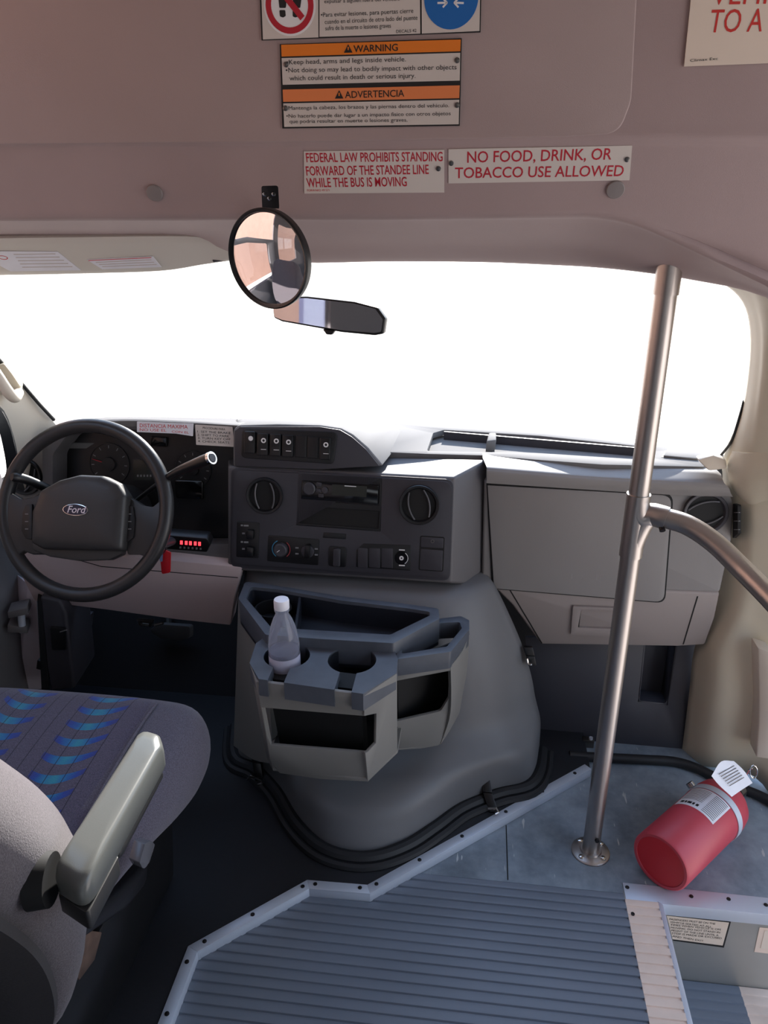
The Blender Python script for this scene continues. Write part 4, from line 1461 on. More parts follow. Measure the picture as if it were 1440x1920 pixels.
# console: cup holder plate with keyhole cups
FCU = Frame((0, 0, 0), (0, 0, 1), (0, 1, 0))
V2 = lambda p: Vector((p[0], p[1]))
F1, F2 = [V2(p) for p in zz(CZ_, (485, 1273), (681, 1301))]
cups = [(V2(zz(CZ_, (538, 1229))[0]), 0.0465), (V2(zz(CZ_, (660, 1237))[0]), 0.0485)]
path = [tuple(F1)]
for c, r in cups:
    hw = 0.0165
    def on_edge(x):
        t = (x - F1.x) / (F2.x - F1.x)
        return (x, F1.y + (F2.y - F1.y) * t)
    path.append(on_edge(c.x - hw))
    a0 = math.atan2(-math.sqrt(r * r - hw * hw), -hw)
    a1 = math.atan2(-math.sqrt(r * r - hw * hw), hw)
    a0 = a0 + 2 * PI if a0 < 0 else a0
    for k in range(29):
        a = a0 + (a1 - a0) * k / 28
        path.append((c.x + r * math.cos(a), c.y + r * math.sin(a)))
    path.append(on_edge(c.x + hw))
path.append(tuple(F2))
path += zz(CZ_, (743, 1262), (746, 1236), (735, 1208), (600, 1196), (505, 1188), (480, 1206), (468, 1243))
cpl = MB().prism(FCU, path, 0.462, CZ_).build('cup_holder', M_tray, eng, sharp=30)
cpl.data.polygons[0].use_smooth = False
part(cpl, 'dark plate with two round cup holders')
bot = zz(CZ_, (485, 1273), (681, 1301), (743, 1262), (746, 1236), (735, 1208), (505, 1188), (480, 1206), (468, 1243))
for c, r in cups:
    hw = 0.0165
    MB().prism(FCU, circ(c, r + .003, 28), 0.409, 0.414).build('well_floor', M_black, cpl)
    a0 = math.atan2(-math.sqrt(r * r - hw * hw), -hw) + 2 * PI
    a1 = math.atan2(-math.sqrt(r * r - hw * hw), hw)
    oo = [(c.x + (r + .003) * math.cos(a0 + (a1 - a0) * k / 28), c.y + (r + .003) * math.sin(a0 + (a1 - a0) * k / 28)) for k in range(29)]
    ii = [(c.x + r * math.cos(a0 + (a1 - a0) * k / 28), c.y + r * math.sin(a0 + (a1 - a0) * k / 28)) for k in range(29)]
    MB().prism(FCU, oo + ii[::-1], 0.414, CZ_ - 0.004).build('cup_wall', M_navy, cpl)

# console: front bin below the cups
yA, yB = F1.y + 0.002, F2.y + 0.002
YR = zz(CZ_, (744, 1262))[0][1]
YL = zz(CZ_, (468, 1243))[0][1]
A, B = PY(480, 1280, yA), PY(683, 1304, yB)
Bb, Ab = PY(690, 1466, yB + 0.035), PY(512, 1446, yA + 0.045)
FBN = frame3(A, B, PY(600, 1456, (yA + yB) / 2 + 0.04))
outer = rpoly(FBN.uvs([(480, 1278), (683, 1303), (691, 1466), (600, 1461), (524, 1450), (506, 1425)]), [0, 0, .004, 0, .02, .02])
hole = rpoly(FBN.uvs([(490, 1327), (706, 1344), (704, 1398), (688, 1412), (510, 1397), (500, 1380)]), [.003, .001, .001, .006, .008, .008])
hole = rpoly(FBN.uvs([(491, 1327), (683, 1343), (684, 1412), (508, 1397), (501, 1380)]), [.003, .0, .0, .008, .006])
cpath = FBN.uvs([(480, 1278), (683, 1303), (685, 1343), (491, 1327), (501, 1380), (508, 1397), (687, 1412), (691, 1466), (600, 1461), (524, 1450), (506, 1425)])
mb = MB().prism(FBN, cpath, -0.007, 0.0)
mb.build('bin_front', M_bin, eng, bevel=0.0012)
S0, S1 = PY(745, 1263, YR), PY(746, 1412, YR + 0.03)
FSD = frame3(B, S0, Bb)
FSD = Frame(B, FSD.n)
sq = [B, S0, S1, Bb]
q2 = [((p - FSD.o).dot(FSD.u), (p - FSD.o).dot(FSD.v)) for p in sq]
hs = [FSD.uv(683, 1343), FSD.uv(706, 1338), FSD.uv(705, 1394), FSD.uv(690, 1410), FSD.uv(685, 1412)]
# right wall, with the opening wrapping round the corner
cu = [q2[0], q2[1], q2[2], q2[3], hs[4], hs[3], hs[2], hs[1], hs[0]]
MB().prism(FSD, cu, -0.007, 0.0).build('bin_side', M_bin, eng, bevel=0.0015)
L0, L1 = PY(468, 1244, YL), PY(500, 1420, YL + 0.05)
mb = MB().hull_prism([A, L0, L1, Ab], [p + Vector((0.008, 0.004, 0)) for p in (A, L0, L1, Ab)])
mb.build('bin_side', M_bin, eng, bevel=0.0015)
bk = [Vector((p.x, max(1.395, p.y), p.z)) for p in (S1, L1)]
MB().hull_prism([Ab, Bb, S1, bk[0], bk[1], L1], [p + Vector((0, 0.0, 0.008)) for p in (Ab, Bb, S1, bk[0], bk[1], L1)]).build('bin_floor', M_bin, eng, bevel=0.002)
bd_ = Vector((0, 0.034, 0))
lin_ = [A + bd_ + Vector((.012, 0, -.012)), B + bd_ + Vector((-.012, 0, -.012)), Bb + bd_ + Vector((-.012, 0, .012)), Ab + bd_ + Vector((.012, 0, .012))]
MB().hull_prism(lin_, [p + Vector((0.0, 0.05, 0)) for p in lin_]).build('bin_dark_block', M_gap, eng)  # solid black block standing in for the dark hollow of the bin
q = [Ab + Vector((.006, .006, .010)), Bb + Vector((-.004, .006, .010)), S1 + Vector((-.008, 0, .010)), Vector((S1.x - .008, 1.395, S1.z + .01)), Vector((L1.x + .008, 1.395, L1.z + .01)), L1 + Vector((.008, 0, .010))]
MB().hull_prism(q, [p + Vector((0, 0, 0.003)) for p in q]).build('bin_dark_floor', M_gap, eng)  # black sheet over the bin floor, darkness of the inside put into colour
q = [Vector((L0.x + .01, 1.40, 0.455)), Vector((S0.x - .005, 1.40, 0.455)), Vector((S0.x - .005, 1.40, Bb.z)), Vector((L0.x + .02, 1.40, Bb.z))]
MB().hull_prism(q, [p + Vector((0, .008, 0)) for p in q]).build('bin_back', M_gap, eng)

# console: smaller bin to the right
RZ = 0.495
ro = zz(RZ, (744, 1236), (845, 1222), (880, 1180), (880, 1163), (864, 1155), (822, 1160), (742, 1206))
ri = zz(RZ, (752, 1226), (838, 1212), (866, 1178), (862, 1166), (826, 1168), (756, 1208))
rb = MB().prism(FT, rpoly(ro, [.003, .01, .01, .008, .008, .002, .002]), 0.455, RZ, [rpoly(ri, .006)]).build('right_pocket_rim', M_tray, eng, bevel=0.003)
rb.name = 'pocket_rim'
yC, yD, yE = zz(RZ, (744, 1236))[0][1], zz(RZ, (845, 1222))[0][1], zz(RZ, (880, 1176))[0][1]
A2, B2, E2 = PY(742, 1262, yC + .004), PY(845, 1250, yD + .004), PY(881, 1188, yE + .004)
Ab2, Bb2, Eb2 = PY(746, 1406, yC + .06), PY(826, 1396, yD + .055), PY(862, 1336, yE + .05)
FQ = frame3(A2, B2, Bb2)
outer = FQ.uvs([(740, 1263), (846, 1248), (846, 1300), (843, 1340), (834, 1382), (822, 1398), (790, 1404), (744, 1407)])
hole = rpoly(FQ.uvs([(744, 1277), (844, 1258), (841, 1310), (826, 1334), (744, 1353)]), [.001, .002, .01, .012, .001])
MB().prism(FQ, outer, -0.007, 0.0, [hole]).build('pocket_front', M_bin, eng, bevel=.0015)
rows = [[B2, B2 * .5 + E2 * .5 + Vector((0.004, -0.004, 0)), E2], [PY(846, 1310, yD + .02), PY(862, 1285, (yD + yE) / 2 + .016), PY(876, 1255, yE + .02)], [PY(842, 1350, yD + .035), PY(856, 1325, (yD + yE) / 2 + .035), PY(868, 1300, yE + .035)], [Bb2, PY(842, 1372, (yD + yE) / 2 + .05), Eb2]]
MB().sheet(rows, 3, 3, (-0.006, 0.006, 0)).build('pocket_side', M_bin, eng, sharp=50)
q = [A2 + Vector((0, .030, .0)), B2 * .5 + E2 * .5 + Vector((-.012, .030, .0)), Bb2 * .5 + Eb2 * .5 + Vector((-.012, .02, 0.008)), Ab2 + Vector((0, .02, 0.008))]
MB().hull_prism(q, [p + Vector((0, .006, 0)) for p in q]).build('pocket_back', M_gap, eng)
q = [Ab2, Bb2, Eb2, Eb2 + Vector((0, .04, 0)), Ab2 + Vector((0, .04, 0))]
MB().hull_prism(q, [p + Vector((0, 0, .006)) for p in q]).build('pocket_base', M_bin, eng)

# ================================================================== WATER BOTTLE
bc = cups[0][0]
bz = 0.4145
bot = thing('water_bottle', (bc.x - .004, bc.y - 0.004, bz), 'clear plastic water bottle with white cap in the left cup holder', 'bottle')
FBt = Frame((bc.x - .004, bc.y - 0.004, bz), (0, 0, 1), (0, 1, 0))
prof = [(0.024, 0.0), (0.030, 0.003), (0.0315, 0.010), (0.0305, 0.03), (0.0315, 0.034), (0.0305, 0.05), (0.0315, 0.055), (0.0310, 0.115), (0.0295, 0.130), (0.0255, 0.152), (0.0185, 0.172), (0.0130, 0.183), (0.0125, 0.190), (0.0150, 0.191), (0.0150, 0.194), (0.0125, 0.195), (0.0125, 0.206)]
k = 1.0
MB().lathe(FBt, (0, 0), [(r, h) for r, h in prof], 40, True, True).build('bottle_body', M_bottle, bot, sharp=50)
M_water = glass_mat('water', (0.86, 0.87, 0.93), 0.5, 0.05, 0.45, (206, 206, 226))  # pale lilac mixed in, standing for light inside the water
MB().lathe(FBt, (0, 0), [(0.026, 0.004), (0.0298, 0.009), (0.0292, 0.10), (0.0292, 0.102)], 36).build('water', M_water, bot)
mb = MB().lathe(FBt, (0, 0), [(0.0145, 0.1955), (0.0152, 0.197), (0.0152, 0.212), (0.0140, 0.2155), (0.008, 0.2165)], 36)
M_cap = mat('cap_white', (232, 230, 236), .35)
mb.build('cap', M_cap, bot)
# wrapped label, lilac white film
M_film = mat('bottle_label_film', (196, 194, 212), .4)
lp = [(0.0318, 0.052), (0.0319, 0.056), (0.0314, 0.092), (0.0314, 0.094)]
mb = MB()
n_ = 40
for j, (r, h) in enumerate(lp):
    pass
a_from, a_to = math.radians(-170), math.radians(40)
vs, fs = [], []
for r, h in lp:
    for i in range(n_ + 1):
        a = a_from + (a_to - a_from) * i / n_
        vs.append(FBt.pt(r * math.cos(a), r * math.sin(a), h))
for j in range(len(lp) - 1):
    for i in range(n_):
        fs.append((j * (n_ + 1) + i, j * (n_ + 1) + i + 1, (j + 1) * (n_ + 1) + i + 1, (j + 1) * (n_ + 1) + i))
mb.add(vs, fs)
mb.build('label', M_film, bot)

# ================================================================== STEERING WHEEL, COLUMN, KEYS
WC, WT = Vector((-0.838, 1.474, 0.723)), 0.444
FW_ = Frame(WC, (0, -math.cos(WT), math.sin(WT)))
sw_ = thing('steering_wheel', WC, 'black four-spoke steering wheel with oval emblem in front of the driver seat', 'steering wheel')
M_wheel = mat('wheel_black_leatherette', (42, 41, 42), 0.36, bump=0.06, scale=900)
M_pad = mat('wheel_pad_black', (50, 49, 49), 0.42, bump=0.12, scale=900)
MB().tube([FW_.pt(.185 * math.cos(2 * PI * k / 72), .185 * math.sin(2 * PI * k / 72), 0) for k in range(72)], 0.0158, 18, closed=True).build('rim', M_wheel, sw_)


def puff(mb, F, poly, layers):
    c = sum((Vector(p) for p in poly), Vector((0, 0))) / len(poly)
    n = len(poly)
    vs, fs = [], []
    for sc, w in layers:
        for p in poly:
            q = c + (Vector(p) - c) * sc
            vs.append(F.pt(q.x, q.y, w))
    for j in range(len(layers) - 1):
        for i in range(n):
            k = (i + 1) % n
            fs.append((j * n + i, j * n + k, (j + 1) * n + k, (j + 1) * n + i))
    fs.append(tuple(range(n - 1, -1, -1)))
    fs.append(tuple((len(layers) - 1) * n + i for i in range(n)))
    return mb.add(vs, fs)
sp_l = FW_.uvs([(6, 932), (22, 925), (40, 936), (60, 932), (90, 918), (100, 1040), (62, 1040), (46, 1034), (34, 1042), (14, 1012), (6, 975)], 0.008)
sp_r = FW_.uvs([(225, 920), (248, 936), (268, 948), (287, 951), (300, 940), (316, 940), (316, 985), (300, 1024), (284, 1046), (262, 1040), (240, 1040)], 0.008)
MB().prism(FW_, rpoly(sp_l, .006), -0.012, 0.010).build('spoke', M_wheel, sw_, bevel=.006, seg=3)
MB().prism(FW_, rpoly(sp_r, .006), -0.012, 0.010).build('spoke', M_wheel, sw_, bevel=.006, seg=3)
pad = rpoly(FW_.uvs([(58, 1018), (60, 960), (76, 920), (112, 900), (150, 890), (192, 892), (222, 906), (238, 930), (234, 985), (230, 1034), (150, 1032), (80, 1030)], 0.03), .012)
hp = puff(MB(), FW_, pad, [(0.96, -0.01), (1.0, 0.0), (1.0, 0.022), (0.985, 0.030), (0.93, 0.036), (0.75, 0.040), (0.4, 0.042)]).build('airbag_pad', M_pad, sw_, sharp=60)
skirt = rpoly(FW_.uvs([(60, 1018), (230, 1022), (228, 1040), (205, 1050), (150, 1052), (95, 1044), (64, 1032)], 0.012), .006)
MB().prism(FW_, skirt, -0.012, 0.016).build('lower_cover', M_pad, sw_, bevel=.004)
for pts in ([(42, 962), (48, 948), (61, 944), (60, 1012), (48, 1010), (40, 995)], [(234, 944), (250, 950), (253, 975), (250, 1008), (240, 1016), (231, 1016)]):
    b_ = MB().prism(FW_, rpoly(FW_.uvs(pts, .014), .004), 0.006, 0.015).build('cruise_buttons', M_black, sw_, bevel=.0015)
    cx = sum(p[0] for p in pts) / 6
    mb = MB()
    for yy in (964, 978, 992):
        mb.prism(FW_, FW_.uvs([(cx - 3, yy - 1), (cx + 3, yy - 1), (cx + 3, yy + .6), (cx - 3, yy + .6)], .0155), .0148, .0156)
    mb.build('marking', M_icongrey, b_)
ec = FW_.uv(142, 956, .0415)
em = MB().prism(FW_, circ(ec, .0285, 40, 0, .0128), .040, .0438).build('emblem', M_chrome, sw_, bevel=.0006)
M_emb = mat('emblem_dark_blue', (26, 24, 52), .25)
MB().prism(FW_, circ(ec, .0265, 40, 0, .0112), .0438, .0443).build('emblem_field', M_emb, em)
M_script = mat('emblem_silver', (225, 215, 225), .3)
mb = MB()
mb.text(FW_, 'Ford', (126, 961), (158, 962), 13, .0447, shear=0.25, bold=0.01)
mb.build('emblem_script', M_script, em)

col = thing('steering_column', (-0.84, 1.56, 0.66), 'dark steering column shroud behind the wheel with its stalks', 'steering column')
col['kind'] = 'thing'
ax = FW_.n
c0 = WC - ax * 0.02
MB().tube([c0, WC - ax * 0.07, WC - ax * 0.19], [0.055, 0.072, 0.075], 24).build('shroud', M_black, col)
bl_ = [PY(150, 940, 1.56), PY(98, 920, 1.53), PY(70, 908, 1.505), PY(45, 898, 1.485), PY(22, 894, 1.465)]
MB().tube(spline(bl_, 4), [0.006] * 5 + [0.0105] * 8 + [0.011] * 3 + [0.008], 14).build('indicator_stalk', M_black, col)
gl = [PY(200, 985, 1.58), PY(262, 934, 1.54), PY(300, 905, 1.515), PY(330, 886, 1.50), PY(362, 872, 1.485), PY(396, 859, 1.47)]
gs = spline(gl, 4)
g_ = MB().tube(gs, [0.0055] * 9 + [0.007, 0.008, 0.009, 0.0095, 0.010, 0.0105, 0.011, 0.0115, 0.012, 0.0125, 0.0128, 0.0128][:len(gs) - 9], 16).build('gear_lever', M_black, col)
tdir = (gs[-1] - gs[-2]).normalized()
MB().tube([gs[-1] - tdir * .004, gs[-1] + tdir * .003], [0.0138, 0.0138], 20).build('lever_ring', M_chrome, g_)
MB().tube([gs[-1] + tdir * .003, gs[-1] + tdir * .0045], [0.0105, 0.009], 20).build('lever_button', M_dark, g_)
MB().tube([PY(322, 1014, 1.57), PY(300, 1022, 1.50)], 0.011, 16).build('ignition_lock', M_dark, col)
ks = thing('key_fob', PY(309, 1050, 1.50), 'red key tag hanging from the ignition beside the steering wheel', 'key')
f = [PY(a, b, 1.50) for a, b in rpoly([(299, 1036), (307, 1031), (320, 1036), (319, 1074), (303, 1077)], 4)]
MB().hull_prism(f, [p + Vector((0, .004, 0)) for p in f]).build('red_tag', M_tagred, ks, bevel=.001)
MB().tube([PY(304 + 7 * math.cos(t * PI / 6), 1028 + 10 * math.sin(t * PI / 6), 1.497) for t in range(12)], .0012, 6, closed=True).build('ring', M_chrome, ks)
f = [PY(a, b, 1.494) for a, b in rpoly([(299, 1028), (306, 1028), (305, 1052), (302, 1054), (299, 1050)], 2)]
MB().hull_prism(f, [p + Vector((0, .002, 0)) for p in f]).build('key_blade', M_chrome, ks)

# pedals and parking brake release
M_pedal = mat('pedal_rubber', (70, 70, 72), .6)
bp = thing('brake_pedal', PY(318, 1190, 1.86), 'wide black brake pedal hanging in the dark footwell', 'pedal')
f = [PY(a, b, 1.86) for a, b in rpoly([(278, 1182), (296, 1170), (356, 1174), (356, 1196), (338, 1202), (300, 1198)], 6)]
MB().hull_prism(f, [p + Vector((0, .03, -.01)) for p in f]).build('pad', M_pedal, bp, bevel=.004)
MB().tube([PY(318, 1180, 1.88), PY(316, 1150, 1.95), PY(314, 1120, 1.98)], .012, 10).build('arm', M_steeldark, bp)
ap = thing('accelerator_pedal', PY(411, 1212, 1.90), 'narrow black accelerator pedal at the right side of the footwell', 'pedal')
f = [PY(a, b, 1.90) for a, b in [(402, 1200), (421, 1202), (420, 1227), (401, 1225)]]
MB().hull_prism(f, [p + Vector((0, .02, -.006)) for p in f]).build('pad', M_dark, ap, bevel=.003)
MB().tube([PY(411, 1205, 1.915), PY(411, 1160, 1.98)], .008, 8).build('arm', M_steeldark, ap)
hr_ = thing('hood_release', PY(272, 1166, 1.64), 'small steel bracket hanging under the knee panel', 'bracket')
MB().prism(Frame(PY(272, 1166, 1.655), (0, -1, 0)), Frame(PY(272, 1166, 1.655), (0, -1, 0)).uvs([(258, 1160), (288, 1163), (285, 1174), (262, 1171)]), -.006, .006, [Frame(PY(272, 1166, 1.655), (0, -1, 0)).uvs([(265, 1165), (281, 1167), (279, 1171), (267, 1169)])]).build('plate', M_steeldark, hr_, bevel=.001)
MB().tube([PY(290, 1172, 1.65), PY(306, 1168, 1.65)], .004, 8).build('lever', M_steeldark, hr_)
pb = thing('parking_brake_pedal', PY(155, 1158, 1.78), 'dark parking brake pedal at the left of the footwell', 'pedal')
f = [PY(a, b, 1.78) for a, b in [(142, 1150), (170, 1152), (168, 1178), (141, 1178)]]
MB().hull_prism(f, [p + Vector((0, .02, 0)) for p in f]).build('pad', M_dark, pb, bevel=.003)
MB().tube([PY(156, 1160, 1.795), PY(160, 1110, 1.9)], .008, 8).build('arm', M_steeldark, pb)
f = [PY(a, b, 1.62) for a, b in [(104, 1166), (132, 1168), (134, 1208), (108, 1208)]]
fb_ = thing('fuse_panel', PY(120, 1190, 1.60), 'small black fuse panel on the left footwell trim', 'fuse panel')
MB().hull_prism([p + Vector((0, -.03, 0)) for p in f], [p + Vector((-0.01, .02, 0)) for p in f]).build('cover', M_black, fb_, bevel=.003)
mb = MB()
mb.hull_prism([PY(a, b, 1.587) for a, b in [(112, 1184), (126, 1180), (126, 1182), (112, 1186)]], [PY(a, b, 1.592) for a, b in [(112, 1184), (126, 1180), (126, 1182), (112, 1186)]])
mb.build('clip', M_icongrey, fb_)

# ================================================================== STANCHION WITH ITS CURVED GRAB RAIL
PB = PZ(1107, 1597, 0.0)
PB = Vector((PB.x, PB.y, 0))
PTOP = Vector((PB.x + 0.004, PB.y, 1.262))
def pole_at(z):
    return PB + (PTOP - PB) * (z / PTOP.z)
st = thing('stanchion', PB, 'brushed stainless stanchion with a curved grab rail standing on the grey floor sheet', 'handrail')
RP = 0.0185
zt = 0.792         # centre of the tee fitting
MB().tube([pole_at(0.004), pole_at(zt - 0.05)], RP, 28).build('lower_pole', M_steel, st)
MB().tube([pole_at(zt + 0.045), pole_at(1.262)], RP, 28).build('upper_pole', M_steel, st)
MB().tube([pole_at(1.205), pole_at(1.266)], RP + .0022, 28).build('top_socket', M_steel, st)
fl = MB().lathe(FFLOOR, (PB.x, PB.y), [(0.042, 0.0), (0.042, 0.003), (0.039, 0.005), (0.024, 0.006), (0.0225, 0.010)], 40).build('base_flange', M_steel, st)
for a in (40, 130, 225, 318):
    c = (PB.x + 0.032 * math.cos(math.radians(a)), PB.y + 0.032 * math.sin(math.radians(a)))
    MB().lathe(FFLOOR, c, [(0.0065, .0045), (0.006, .008), (0.003, .0095)], 14).build('screw', M_chrome, fl)
q = pole_at(0.052) + Vector((0.006, -RP, 0))
MB().tube([q + Vector((0, .004, 0)), q + Vector((.001, -.003, 0))], .0048, 12).build('set_screw', M_screw, st)
# tee: vertical sleeve, swept branch
RS = RP + 0.0028
tee = MB().tube([pole_at(zt - 0.062), pole_at(zt + 0.062)], RS, 28).build('tee_fitting', M_steel, st)
pc = pole_at(zt)
r0 = PX(1240, 968, pc.x + 0.062)
r0 = Vector((pc.x + 0.058, pc.y - 0.02, 0))
def RPY(px, py, y):
    return PY(px, py, y)
ry = [pc.y - 0.004, pc.y - 0.012, pc.y - 0.03, pc.y - 0.06, pc.y - 0.10, pc.y - 0.15, pc.y - 0.20, pc.y - 0.25]
rail_px = [(1222, 965), (1240, 969), (1290, 985), (1340, 1018), (1390, 1066), (1440, 1116), (1490, 1170), (1560, 1246)]
RL = [RPY(a, b, y) for (a, b), y in zip(rail_px, ry)]
br = spline([pole_at(zt + 0.050), pole_at(zt + 0.022) + Vector((0.004, -.001, 0)), RL[0] * .55 + pole_at(zt) * .45 + Vector((0, 0, 0.004)), RL[0], RL[1], RL[1] * .8 + RL[2] * .2], 5)
MB().tube(br, RS, 24).build('tee_branch', M_steel, st)
br2 = spline([pole_at(zt - 0.056), pole_at(zt - 0.03) + Vector((0.003, -.001, 0)), RL[0] * .5 + pole_at(zt) * .5 + Vector((0, 0, -0.006)), RL[0], RL[1]], 5)
MB().tube(br2, RS * .93, 24).build('tee_web', M_steel, st)
MB().tube(spline(RL[1:], 6), RP, 26).build('grab_rail', M_steel, st)
d_ = (RL[2] - RL[1]).normalized()
q = RL[1] + Vector((0.0, -RS * .6, -RS * .7))
MB().tube([q, q + Vector((0.001, -.006, -.005))], .0055, 12).build('set_screw', M_screw, st)
# the rail bends down to a foot flange in the stepwell
fz_ = TREAD_Z - 0.11
le = RL[-1]
dn = (RL[-1] - RL[-2]).normalized()
end_ = [RL[-2], le, le + dn * 0.10 + Vector((0, 0, -0.03)), Vector((le.x + 0.17, le.y - 0.06, le.z - 0.30)), Vector((le.x + 0.18, le.y - 0.06, fz_ + 0.01))]
MB().tube(spline(end_, 6)[6:], RP, 24).build('rail_end', M_steel, st)
MB().lathe(FFLOOR, (le.x + 0.18, le.y - 0.06), [(0.042, fz_), (0.042, fz_ + 0.003), (0.024, fz_ + 0.006), (0.0225, fz_ + 0.010)], 32).build('foot_flange', M_steel, st)

# ================================================================== FIRE EXTINGUISHER
ER = 0.064
E0 = PZ(1237, 1617, ER)
E1 = PZ(1374, 1490, ER)
ea = Vector((E1.x - E0.x, E1.y - E0.y, 0)).normalized()
E0 = Vector((E0.x, E0.y, ER + 0.001))
ELEN = 0.285
ext = thing('fire_extinguisher', Vector((E0.x, E0.y, 0.001)), 'red fire extinguisher lying on the grey floor sheet beside the stepwell', 'fire extinguisher')
FE = Frame(E0, ea, (0, 0, 1))       # w runs along the cylinder, u/v across it
body = MB().lathe(FE, (0, 0), [(ER - 0.010, 0.004), (ER - .009, 0.0), (ER - 0.003, 0.0), (ER, 0.004), (ER, 0.24), (ER - .004, 0.262), (ER - 0.016, 0.280), (ER - 0.036, 0.292), (0.018, 0.296)], 56).build('cylinder', M_extred, ext, sharp=40)
MB().lathe(FE, (0, 0), [(ER - 0.010, 0.002), (ER - .0105, 0.005), (0.02, 0.006)], 48).build('base_plate', M_extbase, ext)
MB().lathe(FE, (0, 0), [(0.016, 0.294), (0.016, 0.315), (0.020, 0.316), (0.020, 0.335), (0.012, 0.337)], 24).build('neck', M_steeldark, ext)
# steel strap with its clamp
MB().lathe(FE, (0, 0), [(ER + .0005, 0.205), (ER + .0022, 0.205), (ER + .0022, 0.222), (ER + .0005, 0.222)], 56, False, False).build('strap', M_alu, ext)
p0 = FE.pt(ER * .86, ER * .62, .213)
MB().tube([p0, p0 + FE.u * .008 + FE.v * .006], .009, 12).build('strap_clamp', M_chrome, ext)
# printed label wrapped on the cylinder
def wrap(a0, a1, w0, w1, r, n=20, slant=0.0):
    vs, fs = [], []
    for i in range(n + 1):
        a = a0 + (a1 - a0) * i / n
        for w in (w0 + slant * (i / n), w1):
            vs.append(FE.pt(r * math.cos(a), r * math.sin(a), w))
    for i in range(n):
        fs.append((2 * i, 2 * i + 2, 2 * i + 3, 2 * i + 1))
    return MB().add(vs, fs)
rad = math.radians
lb = wrap(rad(40), rad(128), 0.128, 0.203, ER + .0006, slant=0.0).build('label', M_paper, ext)
part(lb, 'white printed label wrapped round the red cylinder')
mb = MB()
for i in range(13):
    w = 0.134 + i * 0.0052
    q = wrap(rad(96), rad(124), w, w + .0018, ER + .0009, 10)
    mb.add(q.v, q.f)
    if i > 3:
        q = wrap(rad(43), rad(88), w, w + .0016, ER + .0009, 14)
        mb.add(q.v, q.f)
mb.build('fine_print', M_inkgrey, lb)
mb = MB()
for k_, (a0, a1) in enumerate(((50, 58), (60, 64), (66, 74), (76, 80), (83, 88))):
    q = wrap(rad(a0), rad(a1), 0.136, 0.144, ER + .0011, 6)
    mb.add(q.v, q.f)
mb.build('bold_print', M_ink, lb)
# inspection tag
TGF = [PY(a, b, y) for a, b, y in [(1335, 1455, 1.40), (1352, 1428, 1.43), (1375, 1427, 1.46), (1392, 1440, 1.475), (1410, 1466, 1.48), (1404, 1478, 1.465), (1372, 1494, 1.42)]]
_nn = (TGF[1] - TGF[0]).cross(TGF[5] - TGF[0]).normalized()
rows = [[PY(1334, 1455, 1.385), PY(1352, 1428, 1.42), PY(1376, 1427, 1.45)], [PY(1348, 1472, 1.385), PY(1372, 1452, 1.42), PY(1394, 1444, 1.45)], [PY(1372, 1494, 1.385), PY(1392, 1480, 1.415), PY(1411, 1468, 1.445)]]
tg_ = MB().sheet(rows, 4, 4, (0.0004, 0.0006, -.0006)).build('inspection_tag', M_paper, ext)
FTG = frame3(rows[0][0], rows[0][2], rows[2][2])
mb = MB()
for k_ in range(6):
    f_ = k_ / 6
    a = (1345 + 24 * f_, 1452 + 26 * f_)
    b = (1374 + 22 * f_, 1436 + 26 * f_)
    q = strip(FTG, a, b, .0016, .0035, .0038)
    mb.add(q.v, q.f)
mb.build('handwriting', M_inkgrey, tg_)
MB().tube([PY(1413 + 7 * math.cos(t * PI / 6), 1447 + 12 * math.sin(t * PI / 6), 1.46) for t in range(12)], .0016, 8, closed=True).build('pull_ring', M_chrome, ext)
MB().tube([PY(1399, 1456, 1.47), PY(1404, 1444, 1.465), PY(1412, 1440, 1.46)], .0018, 8).build('pin', M_chrome, ext)

# black hose lying behind the pole, and the clip at its end
hz = 0.014
hp_ = [(1068, 1417), (1120, 1420), (1200, 1424), (1262, 1428), (1305, 1440), (1350, 1462), (1400, 1482), (1440, 1500), (1500, 1536)]
hs = [PZ(a, b, hz) for a, b in hp_]
o = MB().tube(spline(hs, 6), 0.0125, 14).build('rubber_hose', M_rubber)
tag(o, 'black rubber hose lying on the floor behind the pole and extinguisher', 'hose')
bk = thing('cable_bracket', PZ(1106, 1404, 0), 'small galvanised bracket on the floor behind the pole beside the hose', 'bracket')
q = PZ(1104, 1412, 0.0) + Vector((0, .03, 0))
MB().box(q + Vector((0, 0, .012)), (.030, .02, .024)).build('plate', M_steeldark, bk, bevel=.002)
MB().tube([q + Vector((.006, -.003, .024)), q + Vector((.006, -.003, .030))], .005, 10).build('bolt', M_alu, bk)

# ================================================================== DRIVER SEAT
SX, SY = -0.79, 0.95
seat = thing('driver_seat', (SX, SY, CAB_Z), 'grey fabric driver seat with blue crescent motif and padded armrest', 'seat')


def ring(y, hw, zt_, zb, crown, nose=0.0, xc=SX, rx=0.0):
    """cushion cross-section in the x-z plane at depth y"""
    pts = []
    for x, z in ((-0.62, zt_ + crown * .8), (0, zt_ + crown), (0.62, zt_ + crown * .8), (0.90, zt_), (1.0, (zt_ * .62 + zb * .38)), (0.97, zb * .8 + zt_ * .2), (0.80, zb), (0, zb), (-0.80, zb), (-0.97, zb * .8 + zt_ * .2), (-1.0, zt_ * .62 + zb * .38), (-0.90, zt_)):
        pts.append(Vector((xc + x * hw, y, z)))
    return pts
secs = [ring(0.70, .245, .39, .35, .004), ring(0.78, .258, .398, .35, .006), ring(0.87, .274, .408, .34, .010), ring(0.96, .288, .417, .318, .014), ring(1.05, .297, .423, .288, .016), ring(1.14, .300, .424, .266, .018),
        ring(1.205, .292, .418, .272, .018), ring(1.244, .268, .398, .29, .014), ring(1.262, .225, .365, .31, .008)]
mb = MB().loft(secs, 4, 5, closed_u=True, capends=True)
cu_o = mb.build('cushion', M_fabric, seat, sharp=70)
